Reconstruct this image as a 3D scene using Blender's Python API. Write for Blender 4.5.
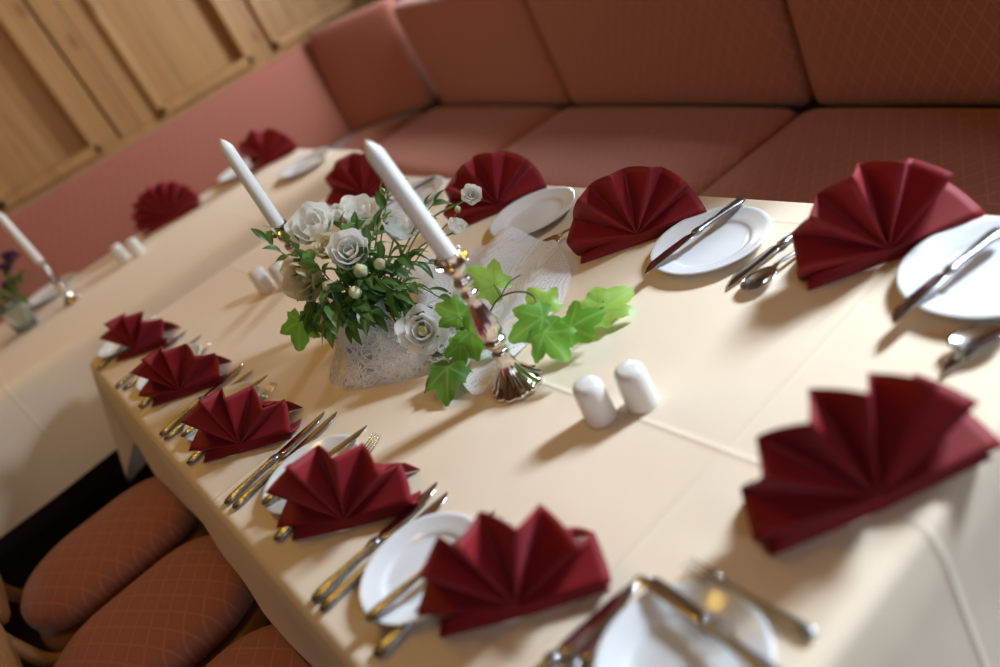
import bpy, bmesh, math, random
from math import sin, cos, pi, radians, atan2, sqrt
from mathutils import Vector, Matrix, noise

S = bpy.context.scene
for o in list(bpy.data.objects):
    bpy.data.objects.remove(o, do_unlink=True)

# ------------------------------------------------------------------ camera
cam = bpy.data.cameras.new('camera')
cam.sensor_fit = 'HORIZONTAL'
cam.sensor_width = 36.0
cam.lens = 825.934 / 1000 * 36.0
cam.clip_start = 0.05
cam.clip_end = 60
cam_o = bpy.data.objects.new('camera', cam)
S.collection.objects.link(cam_o)
fw = Vector((0.375256, 0.793816, -0.478580)).normalized()
rt = Vector((0.904073, -0.427377, 0.0)).normalized()
up = rt.cross(fw).normalized()
ro = radians(27.7226)                      # the camera is rolled
R_ = rt * cos(ro) - up * sin(ro)
U_ = up * cos(ro) + rt * sin(ro)
m = Matrix((R_, U_, -fw)).transposed().to_4x4()
m.translation = Vector((0, 0, 1.37))
cam_o.matrix_world = m
cam.dof.use_dof = True
cam.dof.focus_distance = 1.31
cam.dof.aperture_fstop = 1.45
S.camera = cam_o

# ------------------------------------------------------------------ light
W = bpy.data.worlds.new('world')
S.world = W
W.use_nodes = True
W.node_tree.nodes['Background'].inputs[0].default_value = (0.75, 0.85, 1.0, 1)
W.node_tree.nodes['Background'].inputs[1].default_value = 0.3

def lamp(name, kind, loc, energy, col, **kw):
    l = bpy.data.lights.new(name, kind)
    l.energy = energy
    l.color = col
    for k, v in kw.items():
        setattr(l, k, v)
    o = bpy.data.objects.new(name, l)
    S.collection.objects.link(o)
    o.location = loc
    return o

w1 = lamp('window_or_fill_light', 'AREA', (2.40, 0.10, 2.1), 126, (0.72, 0.86, 1.0), shape='RECTANGLE', size=0.42, size_y=0.55)
w1.rotation_euler = (0, radians(90), 0)    # faces -x through the window over the bench
w1.rotation_euler = Vector((-1.0, 0.0, -0.60)).to_track_quat('-Z', 'Y').to_euler()
w2 = lamp('window_or_fill_light', 'AREA', (2.40, 2.90, 1.50), 38, (0.80, 0.90, 1.0), shape='RECTANGLE', size=0.46, size_y=0.6)
w2.rotation_euler = Vector((-1.0, 0.4, -0.25)).to_track_quat('-Z', 'Y').to_euler()
w3_fill = lamp('window_or_fill_light', 'AREA', (0.0, -2.76, 1.95), 20, (0.82, 0.90, 1.0), shape='RECTANGLE', size=1.9, size_y=1.1)
w3_fill.rotation_euler = Vector((0.05, 1.0, -0.15)).to_track_quat('-Z', 'Y').to_euler()   # soft fill lamp added behind the camera to lift camera-facing sides
for i, p in enumerate([(0.0, 1.2, 2.3), (0.0, 2.1, 2.3), (0.1, 3.0, 2.3)]):
    lamp('ceiling_bulb', 'POINT', p, 6.0, (1.0, 0.62, 0.10), shadow_soft_size=0.06)

vs = S.view_settings
vs.view_transform = 'Standard'
vs.look = 'None'
vs.exposure = 0.28
vs.gamma = 1.0
vs.use_curve_mapping = False

# ------------------------------------------------------------------ materials
def mat(name, col, rough=0.6, metal=0.0, spec=0.5, sheen=0.0, sub=0.0):
    mt = bpy.data.materials.new(name)
    mt.use_nodes = True
    b = mt.node_tree.nodes['Principled BSDF']
    b.inputs['Base Color'].default_value = (*col, 1)
    b.inputs['Roughness'].default_value = rough
    b.inputs['Metallic'].default_value = metal
    b.inputs['Specular IOR Level'].default_value = spec
    b.inputs['Sheen Weight'].default_value = sheen
    if sub:
        b.inputs['Subsurface Weight'].default_value = sub
        b.inputs['Subsurface Radius'].default_value = (0.01, 0.008, 0.006)
    return mt, mt.node_tree.nodes, mt.node_tree.links, b

def ramp(n, stops):
    r = n.new('ShaderNodeValToRGB')
    e = r.color_ramp.elements
    while len(e) < len(stops):
        e.new(0.5)
    for el, (p, c) in zip(e, stops):
        el.position = p
        el.color = (*c, 1)
    return r

def coords(n, l, kind='Object', scale=(1, 1, 1), rot=(0, 0, 0)):
    t = n.new('ShaderNodeTexCoord')
    mp = n.new('ShaderNodeMapping')
    mp.inputs['Scale'].default_value = scale
    mp.inputs['Rotation'].default_value = rot
    l.new(t.outputs[kind], mp.inputs['Vector'])
    return mp.outputs['Vector']

def math_(n, l, op, a, b=None):
    k = n.new('ShaderNodeMath')
    k.operation = op
    for i, v in enumerate((a, b)):
        if v is None:
            continue
        if isinstance(v, (int, float)):
            k.inputs[i].default_value = v
        else:
            l.new(v, k.inputs[i])
    return k.outputs[0]

def bump(n, l, b, h, strength=0.3, dist=0.002):
    bp = n.new('ShaderNodeBump')
    bp.inputs['Strength'].default_value = strength
    bp.inputs['Distance'].default_value = dist
    l.new(h, bp.inputs['Height'])
    l.new(bp.outputs[0], b.inputs['Normal'])

def m_cloth(creases_x, creases_y):
    mt, n, l, b = mat('cream_cloth', (0.87, 0.725, 0.555), 0.75, spec=0.25, sheen=0.15)
    v = coords(n, l)
    sep = n.new('ShaderNodeSeparateXYZ')
    l.new(v, sep.inputs[0])
    tot = None
    for ax, lst in ((0, creases_x), (1, creases_y)):
        for c in lst:
            d = math_(n, l, 'SUBTRACT', sep.outputs[ax], c)
            d = math_(n, l, 'MULTIPLY', d, 260.0)
            d = math_(n, l, 'MULTIPLY', d, d)
            d = math_(n, l, 'MULTIPLY', d, -1.0)
            g = math_(n, l, 'EXPONENT', d)
            tot = g if tot is None else math_(n, l, 'ADD', tot, g)
    ns = n.new('ShaderNodeTexNoise')
    ns.inputs['Scale'].default_value = 5.0
    ns.inputs['Detail'].default_value = 2.0
    l.new(v, ns.inputs['Vector'])
    ns2 = n.new('ShaderNodeTexNoise')
    ns2.inputs['Scale'].default_value = 900.0
    l.new(v, ns2.inputs['Vector'])
    h = math_(n, l, 'MULTIPLY', ns.outputs[0], 3.0)
    h = math_(n, l, 'ADD', h, math_(n, l, 'MULTIPLY', ns2.outputs[0], 0.06))
    if tot is not None:
        h = math_(n, l, 'ADD', h, math_(n, l, 'MULTIPLY', tot, 0.55))
    bump(n, l, b, h, 0.8, 0.0022)
    return mt

M_CLOTH = m_cloth([0.427, 0.845], [0.54, 1.20, 1.86])
M_CLOTH2 = m_cloth([-0.19, 0.62], [2.86])

def m_napkin():
    mt, n, l, b = mat('burgundy_napkin', (0.20, 0.006, 0.016), 0.62, spec=0.3, sheen=0.16)
    b.inputs['Sheen Tint'].default_value = (0.9, 0.25, 0.35, 1)
    b.inputs['Sheen Roughness'].default_value = 0.45
    v = coords(n, l)
    ns = n.new('ShaderNodeTexNoise')
    ns.inputs['Scale'].default_value = 900
    ns.inputs['Detail'].default_value = 3
    l.new(v, ns.inputs['Vector'])
    r = ramp(n, [(0.3, (0.205, 0.006, 0.009)), (0.7, (0.285, 0.012, 0.016))])
    l.new(ns.outputs[0], r.inputs[0])
    l.new(r.outputs[0], b.inputs['Base Color'])
    bump(n, l, b, ns.outputs[0], 0.25, 0.0008)
    return mt
M_NAP = m_napkin()

def m_upholstery():
    mt, n, l, b = mat('diamond_upholstery', (0.36, 0.13, 0.085), 0.72, spec=0.25, sheen=0.25)
    t = n.new('ShaderNodeTexCoord')
    sep = n.new('ShaderNodeSeparateXYZ')
    l.new(t.outputs['UV'], sep.inputs[0])
    k = 2 * pi / 0.041
    a = math_(n, l, 'ADD', math_(n, l, 'MULTIPLY', sep.outputs[0], k), math_(n, l, 'MULTIPLY', sep.outputs[1], k * 0.62))
    c = math_(n, l, 'SUBTRACT', math_(n, l, 'MULTIPLY', sep.outputs[0], k), math_(n, l, 'MULTIPLY', sep.outputs[1], k * 0.62))
    p = math_(n, l, 'ABSOLUTE', math_(n, l, 'SINE', math_(n, l, 'MULTIPLY', a, 0.5)))
    q = math_(n, l, 'ABSOLUTE', math_(n, l, 'SINE', math_(n, l, 'MULTIPLY', c, 0.5)))
    mn = math_(n, l, 'MINIMUM', p, q)
    r = ramp(n, [(0.0, (0.435, 0.166, 0.112)), (0.12, (0.41, 0.151, 0.102)), (0.32, (0.345, 0.115, 0.075)), (1.0, (0.365, 0.126, 0.083))])
    l.new(mn, r.inputs[0])
    ns = n.new('ShaderNodeTexNoise')
    ns.inputs['Scale'].default_value = 500
    l.new(t.outputs['UV'], ns.inputs['Vector'])
    l.new(r.outputs[0], b.inputs['Base Color'])
    bump(n, l, b, math_(n, l, 'ADD', mn, ns.outputs[0]), 0.2, 0.001)
    return mt
M_UPH = m_upholstery()

def m_wood(name, a, c, rot=(0, 0, 0), rough=0.45, plank=0.0):
    mt, n, l, b = mat(name, a, rough)
    v = coords(n, l, 'Object', (1, 1, 1), rot)
    mp = n.new('ShaderNodeMapping')
    mp.inputs['Scale'].default_value = (22, 22, 1.3)
    l.new(v, mp.inputs['Vector'])
    ns = n.new('ShaderNodeTexNoise')
    ns.inputs['Scale'].default_value = 0.9
    ns.inputs['Detail'].default_value = 5
    ns.inputs['Distortion'].default_value = 0.8
    l.new(mp.outputs[0], ns.inputs['Vector'])
    r = ramp(n, [(0.3, a), (0.62, c)])
    l.new(ns.outputs[0], r.inputs[0])
    mp2 = n.new('ShaderNodeMapping')
    mp2.inputs['Scale'].default_value = (7, 7, 3.2)
    l.new(v, mp2.inputs['Vector'])
    vo = n.new('ShaderNodeTexVoronoi')
    vo.inputs['Scale'].default_value = 1.0
    l.new(mp2.outputs[0], vo.inputs['Vector'])
    kn = ramp(n, [(0.0, (0.32, 0.22, 0.15)), (0.07, (0.6, 0.48, 0.38)), (0.15, (1, 1, 1))])
    l.new(vo.outputs['Distance'], kn.inputs[0])
    mx = n.new('ShaderNodeMix')
    mx.data_type = 'RGBA'
    mx.blend_type = 'MULTIPLY'
    mx.inputs[0].default_value = 0.75
    l.new(r.outputs[0], mx.inputs[6])
    l.new(kn.outputs[0], mx.inputs[7])
    l.new(mx.outputs[2], b.inputs['Base Color'])
    bump(n, l, b, ns.outputs[0], 0.15, 0.001)
    return mt
M_PINE = m_wood('pine', (0.32, 0.160, 0.050), (0.41, 0.22, 0.075))
M_DARKW = m_wood('dark_wood', (0.030, 0.014, 0.008), (0.055, 0.026, 0.013))
M_CHAIRW = m_wood('chair_wood', (0.26, 0.115, 0.032), (0.36, 0.17, 0.055), rot=(0, pi / 2, 0))
M_FLOOR = m_wood('floor_wood', (0.035, 0.016, 0.009), (0.060, 0.028, 0.015), rot=(pi / 2, 0, 0), rough=0.4)

def m_plaster():
    mt, n, l, b = mat('cream_plaster', (0.66, 0.54, 0.36), 0.9)
    v = coords(n, l)
    ns = n.new('ShaderNodeTexNoise')
    ns.inputs['Scale'].default_value = 40
    l.new(v, ns.inputs['Vector'])
    bump(n, l, b, ns.outputs[0], 0.2, 0.003)
    return mt
M_PLASTER = m_plaster()
M_BEAM = m_wood('brown_timber', (0.17, 0.085, 0.032), (0.25, 0.13, 0.05))

def m_noise(name, c1, c2, scale, rough, metal=0.0, spec=0.5, sub=0.0, bmp=0.0, lo=0.35, hi=0.65):
    mt, n, l, b = mat(name, c1, rough, metal, spec, sub=sub)
    v = coords(n, l)
    ns = n.new('ShaderNodeTexNoise')
    ns.inputs['Scale'].default_value = scale
    ns.inputs['Detail'].default_value = 3
    l.new(v, ns.inputs['Vector'])
    r = ramp(n, [(lo, c1), (hi, c2)])
    l.new(ns.outputs[0], r.inputs[0])
    l.new(r.outputs[0], b.inputs['Base Color'])
    if bmp:
        bump(n, l, b, ns.outputs[0], bmp, 0.001)
    return mt
M_PORC = m_noise('white_porcelain', (0.78, 0.80, 0.83), (0.82, 0.84, 0.86), 8, 0.14, bmp=0.01)
M_SHAKER = m_noise('white_glaze', (0.80, 0.78, 0.75), (0.84, 0.83, 0.80), 12, 0.22)
M_HOLE = m_noise('shaker_hole', (0.03, 0.03, 0.03), (0.05, 0.05, 0.05), 30, 0.6)
M_SILVER = m_noise('polished_cutlery', (0.62, 0.63, 0.64), (0.72, 0.73, 0.74), 60, 0.16, metal=1.0)
M_HANDLE = m_noise('ornate_cutlery_handle', (0.25, 0.25, 0.26), (0.46, 0.46, 0.47), 260, 0.30, metal=1.0, bmp=0.2)
M_STICK = m_noise('silver_candlestick', (0.66, 0.60, 0.54), (0.80, 0.74, 0.68), 90, 0.13, metal=1.0, bmp=0.12)
M_CANDLE = m_noise('white_wax', (0.92, 0.91, 0.88), (0.94, 0.93, 0.90), 6, 0.38, sub=0.25)
M_WICK = m_noise('wick', (0.70, 0.66, 0.58), (0.8, 0.76, 0.68), 300, 0.9)
M_VASE = m_noise('pale_glazed_pot', (0.62, 0.66, 0.58), (0.70, 0.73, 0.66), 9, 0.3)
M_STEM = m_noise('green_stem', (0.09, 0.19, 0.045), (0.14, 0.26, 0.06), 60, 0.5)
M_IVYSTEM = m_noise('dark_vine_stem', (0.035, 0.075, 0.045), (0.06, 0.12, 0.06), 60, 0.5)
M_CALYX = m_noise('calyx_green', (0.20, 0.34, 0.09), (0.30, 0.43, 0.14), 60, 0.55)
M_BUD = m_noise('bud_cream_green', (0.62, 0.68, 0.36), (0.80, 0.80, 0.60), 45, 0.5)
M_YEL = m_noise('yellow_centre', (0.60, 0.55, 0.10), (0.75, 0.72, 0.25), 200, 0.7)
M_PURPLE = m_noise('dark_purple_petal', (0.07, 0.015, 0.06), (0.13, 0.03, 0.10), 40, 0.6)
M_GLASS_, _n, _l, _b = mat('clear_glass', (0.9, 0.95, 0.93), 0.03)
_b.inputs['Transmission Weight'].default_value = 0.9

def m_petal(name, c1, c2):
    mt, n, l, b = mat(name, c1, 0.55, spec=0.25)
    v = coords(n, l)
    ns = n.new('ShaderNodeTexNoise')
    ns.inputs['Scale'].default_value = 45
    ns.inputs['Detail'].default_value = 2
    l.new(v, ns.inputs['Vector'])
    r = ramp(n, [(0.35, c1), (0.62, c2)])
    l.new(ns.outputs[0], r.inputs[0])
    l.new(r.outputs[0], b.inputs['Base Color'])
    tr = n.new('ShaderNodeBsdfTranslucent')
    l.new(r.outputs[0], tr.inputs[0])
    mx = n.new('ShaderNodeMixShader')
    mx.inputs[0].default_value = 0.50
    l.new(b.outputs[0], mx.inputs[1])
    l.new(tr.outputs[0], mx.inputs[2])
    l.new(mx.outputs[0], n['Material Output'].inputs[0])
    return mt
M_PETAL = m_petal('white_petal', (0.95, 0.94, 0.88), (0.96, 0.96, 0.94))
M_PETALC = m_petal('cream_petal', (0.84, 0.74, 0.50), (0.88, 0.84, 0.68))

def m_leaf(name, dark, lite, vein, trans, tcol, veinmix=0.6, rough=0.4):
    mt, n, l, b = mat(name, dark, rough, spec=0.5)
    v = coords(n, l)
    ns = n.new('ShaderNodeTexNoise')
    ns.inputs['Scale'].default_value = 28
    ns.inputs['Detail'].default_value = 3
    l.new(v, ns.inputs['Vector'])
    r = ramp(n, [(0.35, dark), (0.65, lite)])
    l.new(ns.outputs[0], r.inputs[0])
    at = n.new('ShaderNodeAttribute')
    at.attribute_name = 'vein'
    mx = n.new('ShaderNodeMix')
    mx.data_type = 'RGBA'
    l.new(math_(n, l, 'MULTIPLY', at.outputs['Fac'], veinmix), mx.inputs[0])
    l.new(r.outputs[0], mx.inputs[6])
    mx.inputs[7].default_value = (*vein, 1)
    l.new(mx.outputs[2], b.inputs['Base Color'])
    tr = n.new('ShaderNodeBsdfTranslucent')
    tr.inputs[0].default_value = (*tcol, 1)
    ms = n.new('ShaderNodeMixShader')
    ms.inputs[0].default_value = trans
    l.new(b.outputs[0], ms.inputs[1])
    l.new(tr.outputs[0], ms.inputs[2])
    l.new(ms.outputs[0], n['Material Output'].inputs[0])
    return mt
M_LEAF = m_leaf('dark_green_leaf', (0.030, 0.085, 0.022), (0.075, 0.17, 0.04), (0.14, 0.25, 0.07), 0.22, (0.14, 0.32, 0.04))
M_LEAFL = m_leaf('mid_green_leaf', (0.075, 0.17, 0.035), (0.14, 0.27, 0.06), (0.22, 0.36, 0.11), 0.25, (0.2, 0.42, 0.05))
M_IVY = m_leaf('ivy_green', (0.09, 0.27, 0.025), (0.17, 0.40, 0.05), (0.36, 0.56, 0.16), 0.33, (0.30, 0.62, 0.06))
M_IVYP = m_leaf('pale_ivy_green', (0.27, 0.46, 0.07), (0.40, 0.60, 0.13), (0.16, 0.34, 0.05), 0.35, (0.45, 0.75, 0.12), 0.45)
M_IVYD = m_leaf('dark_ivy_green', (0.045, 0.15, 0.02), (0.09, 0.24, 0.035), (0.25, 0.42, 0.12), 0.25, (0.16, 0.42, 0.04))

M_STRAND = m_noise('white_thread', (0.90, 0.89, 0.90), (0.94, 0.93, 0.94), 40, 0.6)

def m_lace():
    mt, n, l, b = mat('white_lace', (0.93, 0.92, 0.94), 0.75, spec=0.2)
    v = coords(n, l)
    al = None
    for sc, thr, rnd_ in ((150, 0.20, 0.75), (420, 0.34, 0.3)):
        vo = n.new('ShaderNodeTexVoronoi')
        vo.inputs['Scale'].default_value = sc
        vo.inputs['Randomness'].default_value = rnd_
        l.new(v, vo.inputs['Vector'])
        k = math_(n, l, 'GREATER_THAN', vo.outputs['Distance'], thr)
        al = k if al is None else math_(n, l, 'MINIMUM', al, math_(n, l, 'MAXIMUM', k, 0.55))
    tr = n.new('ShaderNodeBsdfTranslucent')
    tr.inputs[0].default_value = (0.92, 0.91, 0.93, 1)
    ms = n.new('ShaderNodeMixShader')
    ms.inputs[0].default_value = 0.22
    l.new(b.outputs[0], ms.inputs[1])
    l.new(tr.outputs[0], ms.inputs[2])
    tp = n.new('ShaderNodeBsdfTransparent')
    mo = n.new('ShaderNodeMixShader')
    l.new(al, mo.inputs[0])
    l.new(tp.outputs[0], mo.inputs[1])
    l.new(ms.outputs[0], mo.inputs[2])
    l.new(mo.outputs[0], n['Material Output'].inputs[0])
    return mt
M_NETD = m_lace()

# ------------------------------------------------------------------ helpers
C = S.collection
def obj(name, bm, mt, parent=None, smooth=True, mods=()):
    if parent is not None:
        bmesh.ops.transform(bm, matrix=parent.matrix_basis.inverted(), verts=bm.verts)
    me = bpy.data.meshes.new(name)
    bm.to_mesh(me)
    bm.free()
    me.materials.append(mt)
    if smooth:
        for p in me.polygons:
            p.use_smooth = True
    o = bpy.data.objects.new(name, me)
    C.objects.link(o)
    if parent is not None:
        o.parent = parent
    for k, kw in mods:
        md = o.modifiers.new(k.lower(), k)
        for a, v in kw.items():
            setattr(md, a, v)
    return o

def tag(o, label, cat, group=None):
    o['label'] = label
    o['category'] = cat
    if group:
        o['group'] = group
    return o

def thing(name, label, cat, loc=(0, 0, 0), rz=0.0, group=None):
    o = bpy.data.objects.new(name, None)
    o.empty_display_size = 0.03
    C.objects.link(o)
    o.matrix_basis = Matrix.Translation(Vector(loc)) @ Matrix.Rotation(rz, 4, 'Z')
    return tag(o, label, cat, group)

def dup(root, mw, label, group=None):
    r = root.copy()
    C.objects.link(r)
    r.matrix_basis = mw
    r['label'] = label
    if group:
        r['group'] = group
    for ch in list(root.children):
        c = ch.copy()
        C.objects.link(c)
        c.parent = r
        for g in list(ch.children):
            d = g.copy()
            C.objects.link(d)
            d.parent = c
    return r

def place(loc, rz=0.0):
    return Matrix.Translation(Vector(loc)) @ Matrix.Rotation(rz, 4, 'Z')

def struct(name, bm, mt, smooth=False):
    o = obj(name, bm, mt, None, smooth)
    o['kind'] = 'structure'
    return o

def box(bm, x0, x1, y0, y1, z0, z1, bev=0.0, mtx=None):
    r = bmesh.ops.create_cube(bm, size=1.0)
    vs_ = r['verts']
    for v in vs_:
        v.co = Vector((x0 + (v.co.x + 0.5) * (x1 - x0), y0 + (v.co.y + 0.5) * (y1 - y0), z0 + (v.co.z + 0.5) * (z1 - z0)))
    if bev:
        es = list({e for v in vs_ for e in v.link_edges})
        rb = bmesh.ops.bevel(bm, geom=es, offset=bev, segments=3, affect='EDGES', profile=0.5)
        vs_ = list({v for f in rb['faces'] for v in f.verts} | {v for v in vs_ if v.is_valid})
    if mtx is not None:
        bmesh.ops.transform(bm, matrix=mtx, verts=vs_)
    return vs_

def lathe(bm, prof, seg=32, mtx=None, closed=False):
    rings = []
    for r, z in prof:
        if r < 1e-6:
            rings.append([bm.verts.new((0, 0, z))])
        else:
            rings.append([bm.verts.new((r * cos(2 * pi * i / seg), r * sin(2 * pi * i / seg), z)) for i in range(seg)])
    for a, b in zip(rings, rings[1:]):
        for i in range(seg):
            j = (i + 1) % seg
            if len(a) == 1 and len(b) == 1:
                continue
            if len(a) == 1:
                bm.faces.new((a[0], b[i], b[j]))
            elif len(b) == 1:
                bm.faces.new((a[j], a[i], b[0]))
            else:
                bm.faces.new((a[i], a[j], b[j], b[i]))
    vs_ = [v for r in rings for v in r]
    bmesh.ops.recalc_face_normals(bm, faces=list({f for v in vs_ for f in v.link_faces}))
    if mtx is not None:
        bmesh.ops.transform(bm, matrix=mtx, verts=vs_)
    return vs_

def tube(bm, pts, rads, seg=8):
    pts = [Vector(p) for p in pts]
    if not isinstance(rads, (list, tuple)):
        rads = [rads] * len(pts)
    rings = []
    nrm = None
    for i, p in enumerate(pts):
        t = (pts[min(i + 1, len(pts) - 1)] - pts[max(i - 1, 0)]).normalized()
        if nrm is None:
            nrm = t.orthogonal().normalized()
        else:
            nrm = (nrm - t * nrm.dot(t))
            nrm = nrm.normalized() if nrm.length > 1e-6 else t.orthogonal().normalized()
        bi = t.cross(nrm)
        rings.append([bm.verts.new(p + (nrm * cos(2 * pi * k / seg) + bi * sin(2 * pi * k / seg)) * rads[i]) for k in range(seg)])
    for a, b in zip(rings, rings[1:]):
        for k in range(seg):
            j = (k + 1) % seg
            bm.faces.new((a[k], a[j], b[j], b[k]))
    bm.faces.new(rings[0][::-1])
    bm.faces.new(rings[-1])

def bez(pts, n=12):
    """smooth Catmull-Rom through points"""
    P = [Vector(p) for p in pts]
    P = [P[0] * 2 - P[1]] + P + [P[-1] * 2 - P[-2]]
    out = []
    for i in range(1, len(P) - 2):
        for k in range(n):
            t = k / n
            a, b, c, d = P[i - 1], P[i], P[i + 1], P[i + 2]
            out.append(0.5 * ((2 * b) + (c - a) * t + (2 * a - 5 * b + 4 * c - d) * t * t + (3 * b - a - 3 * c + d) * t ** 3))
    out.append(P[-2])
    return out

def align(direction, loc, spin=0.0):
    q = Vector(direction).normalized().to_track_quat('Z', 'Y')
    return Matrix.Translation(Vector(loc)) @ q.to_matrix().to_4x4() @ Matrix.Rotation(spin, 4, 'Z')

# ------------------------------------------------------------------ the room
ZT = 0.75
bm = bmesh.new(); box(bm, -3.2, 2.42, -2.8, 4.1, -0.06, 0); struct('floor', bm, M_FLOOR)
bm = bmesh.new(); box(bm, -3.2, 2.42, -2.8, 4.1, 2.7, 2.76); struct('ceiling', bm, M_BEAM)
bm = bmesh.new(); box(bm, -3.26, -3.2, -2.8, 4.1, 0, 2.7); struct('wall_left', bm, M_BEAM)
bm = bmesh.new()
NX0, NX1, NZ0, NZ1 = -1.0, 1.0, 1.35, 2.55
box(bm, -3.2, NX0, -2.86, -2.8, 0, 2.7); box(bm, NX1, 2.42, -2.86, -2.8, 0, 2.7)
box(bm, NX0, NX1, -2.86, -2.8, 0, NZ0); box(bm, NX0, NX1, -2.86, -2.8, NZ1, 2.7)
struct('wall_near', bm, M_BEAM)
bm = bmesh.new()
for x in (NX0 + .03, 0, NX1 - .03):
    box(bm, x - .03, x + .03, -2.86, -2.82, NZ0, NZ1)
for z in (NZ0 + .03, NZ1 - .03):
    box(bm, NX0, NX1, -2.86, -2.82, z - .03, z + .03)
struct('window_3', bm, M_PINE)  # unseen window frame, added to go with the fill lamp
bm = bmesh.new(); box(bm, -3.2, 2.42, 3.98, 4.1, 0, 2.7); struct('wall_far', bm, M_PINE)
bm = bmesh.new()
WY0, WY1, WZ0, WZ1 = -0.13, 0.27, 1.6, 2.6
VY0, VY1 = 2.62, 3.24
VZ0, VZ1 = 1.16, 1.85
for (ya, yb) in ((-2.8, WY0), (WY1, VY0), (VY1, 4.1)):
    box(bm, 2.2, 2.42, ya, yb, 0, 2.7)
for (ya, yb) in ((WY0, WY1), (VY0, VY1)):
    za, zb = (WZ0, WZ1) if ya == WY0 else (VZ0, VZ1)
    box(bm, 2.2, 2.42, ya, yb, 0, za); box(bm, 2.2, 2.42, ya, yb, zb, 2.7)
struct('wall_right', bm, M_BEAM)
for wn, (ya, yb) in enumerate(((WY0, WY1), (VY0, VY1))):
    za, zb = (WZ0, WZ1) if wn == 0 else (VZ0, VZ1)
    bm = bmesh.new()
    for y in (ya + 0.015, (ya + yb) / 2, yb - 0.015):
        box(bm, 2.34, 2.385, y - 0.015, y + 0.015, za, zb)
    for z in (za + 0.02, zb - 0.02):
        box(bm, 2.34, 2.385, ya, yb, z - 0.02, z + 0.02)
    struct('window_%d' % (wn + 1), bm, M_PINE)
bm = bmesh.new(); box(bm, 1.42, 2.2, 0.55, 0.62, 0, 1.52, 0.008); struct('light_blocker', bm, M_BEAM)   # unseen partition, added to keep window light off the bench seats

# panelled wainscot on the far wall
PY = 3.930
bm = bmesh.new()
def board(x0, x1, z0, z1, y0=PY, y1=3.98, bev=0.004):
    box(bm, x0, x1, y0, y1, z0, z1, bev)
Z0, Z1 = 0.90, 2.3
PAN = [(-1.05, -0.55), (-0.41, 0.08 - 0.06), (0.14, 0.588), (0.898, 1.378), (1.518, 2.0)]
board(-3.2, 2.2, Z0, 0.985)
board(-3.2, 2.2, Z1 - 0.1, Z1)
stiles = [(-3.2, -1.05), (-0.55, -0.41), (0.02, 0.14), (0.588, 0.683), (0.697, 0.79), (0.793, 0.898), (1.378, 1.518), (2.0, 2.2)]
for x0, x1 in stiles:
    board(x0, x1, 0.985, Z1 - 0.1)
struct('trim_1', bm, M_PINE)
bm = bmesh.new()
for x0, x1 in PAN:                           # raised mouldings round each panel
    for (a, b, c, d) in ((x0 - .014, x1 + .014, 0.972, 1.022), (x0 - .012, x1 + .012, Z1 - .13, Z1 - .09), (x0 - .014, x0 + .026, 0.975, Z1 - .09), (x1 - .026, x1 + .014, 0.975, Z1 - .09)):
        box(bm, a, b, PY - 0.020, PY + 0.045, c, d, 0.009)
struct('trim_2', bm, M_PINE)
bm = bmesh.new()
for x0, x1 in PAN:                           # planked panel fields
    k = 3
    for i in range(k):
        a = x0 + (x1 - x0) * i / k; b = x0 + (x1 - x0) * (i + 1) / k
        box(bm, a + .0007, b - .0007, 3.968, 3.982, 0.985, Z1 - .1, 0.002)
struct('trim_3', bm, M_PINE)

# ------------------------------------------------------------------ the corner bench
def cushion(name, w, d, h, mtx, label, group, bev=0.045, crown=0.012):
    """w along local x, d along y, h along z, crowned top face (+z)"""
    bm = bmesh.new()
    nx, ny = 22, 14
    uv = bm.loops.layers.uv.new('UVMap')
    box(bm, -w / 2, w / 2, 0, d, 0, h, bev)
    bmesh.ops.subdivide_edges(bm, edges=[e for e in bm.edges if e.calc_length() > 0.2], cuts=9, use_grid_fill=True)
    for v in bm.verts:
        if v.co.z > h * 0.5:
            fx = max(0, 1 - (2 * abs(v.co.x) / w) ** 4)
            fy = max(0, 1 - (2 * abs(v.co.y - d / 2) / d) ** 4)
            v.co.z += crown * fx * fy
    for f in bm.faces:
        n_ = f.normal
        f.normal_update()
        n_ = f.normal
        for lp in f.loops:
            c = lp.vert.co
            if abs(n_.z) >= abs(n_.x) and abs(n_.z) >= abs(n_.y):
                lp[uv].uv = (c.x, c.y)
            elif abs(n_.y) >= abs(n_.x):
                lp[uv].uv = (c.x, c.z)
            else:
                lp[uv].uv = (c.z, c.y)
    o = obj(name, bm, M_UPH)
    o.matrix_basis = mtx
    return tag(o, label, 'cushion', group)

BO = Vector((1.676, 0.853, 0)); BU = Vector((0.0724, 0.9974, 0)).normalized(); BN = Vector((0.9974, -0.0724, 0)).normalized()
def bench_m(u, n_, z, ax_x, ax_y, ax_z):
    mm = Matrix((ax_x, ax_y, ax_z)).transposed().to_4x4()
    mm.translation = BO + BU * u + BN * n_ + Vector((0, 0, z))
    return mm
ZU = Vector((0, 0, 1))
SEATS = [(-1.60, -1.0), (-0.19, 0.488), (0.492, 1.528), (1.532, 2.53)]
seat_l = ['bench seat cushion nearest the camera, mostly outside the frame', 'patterned bench seat cushion along the right frame edge behind the table',
          'patterned bench seat cushion in the middle, behind the fan next to the lace', 'pink-lit bench seat cushion at the far end next to the corner']
back_l = ['bench back cushion nearest the camera, mostly outside the frame', 'dark bench back cushion at the top right corner of the photo',
          'brown bench back cushion in the middle of the top edge', 'orange-brown bench back cushion just right of the corner']
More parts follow.
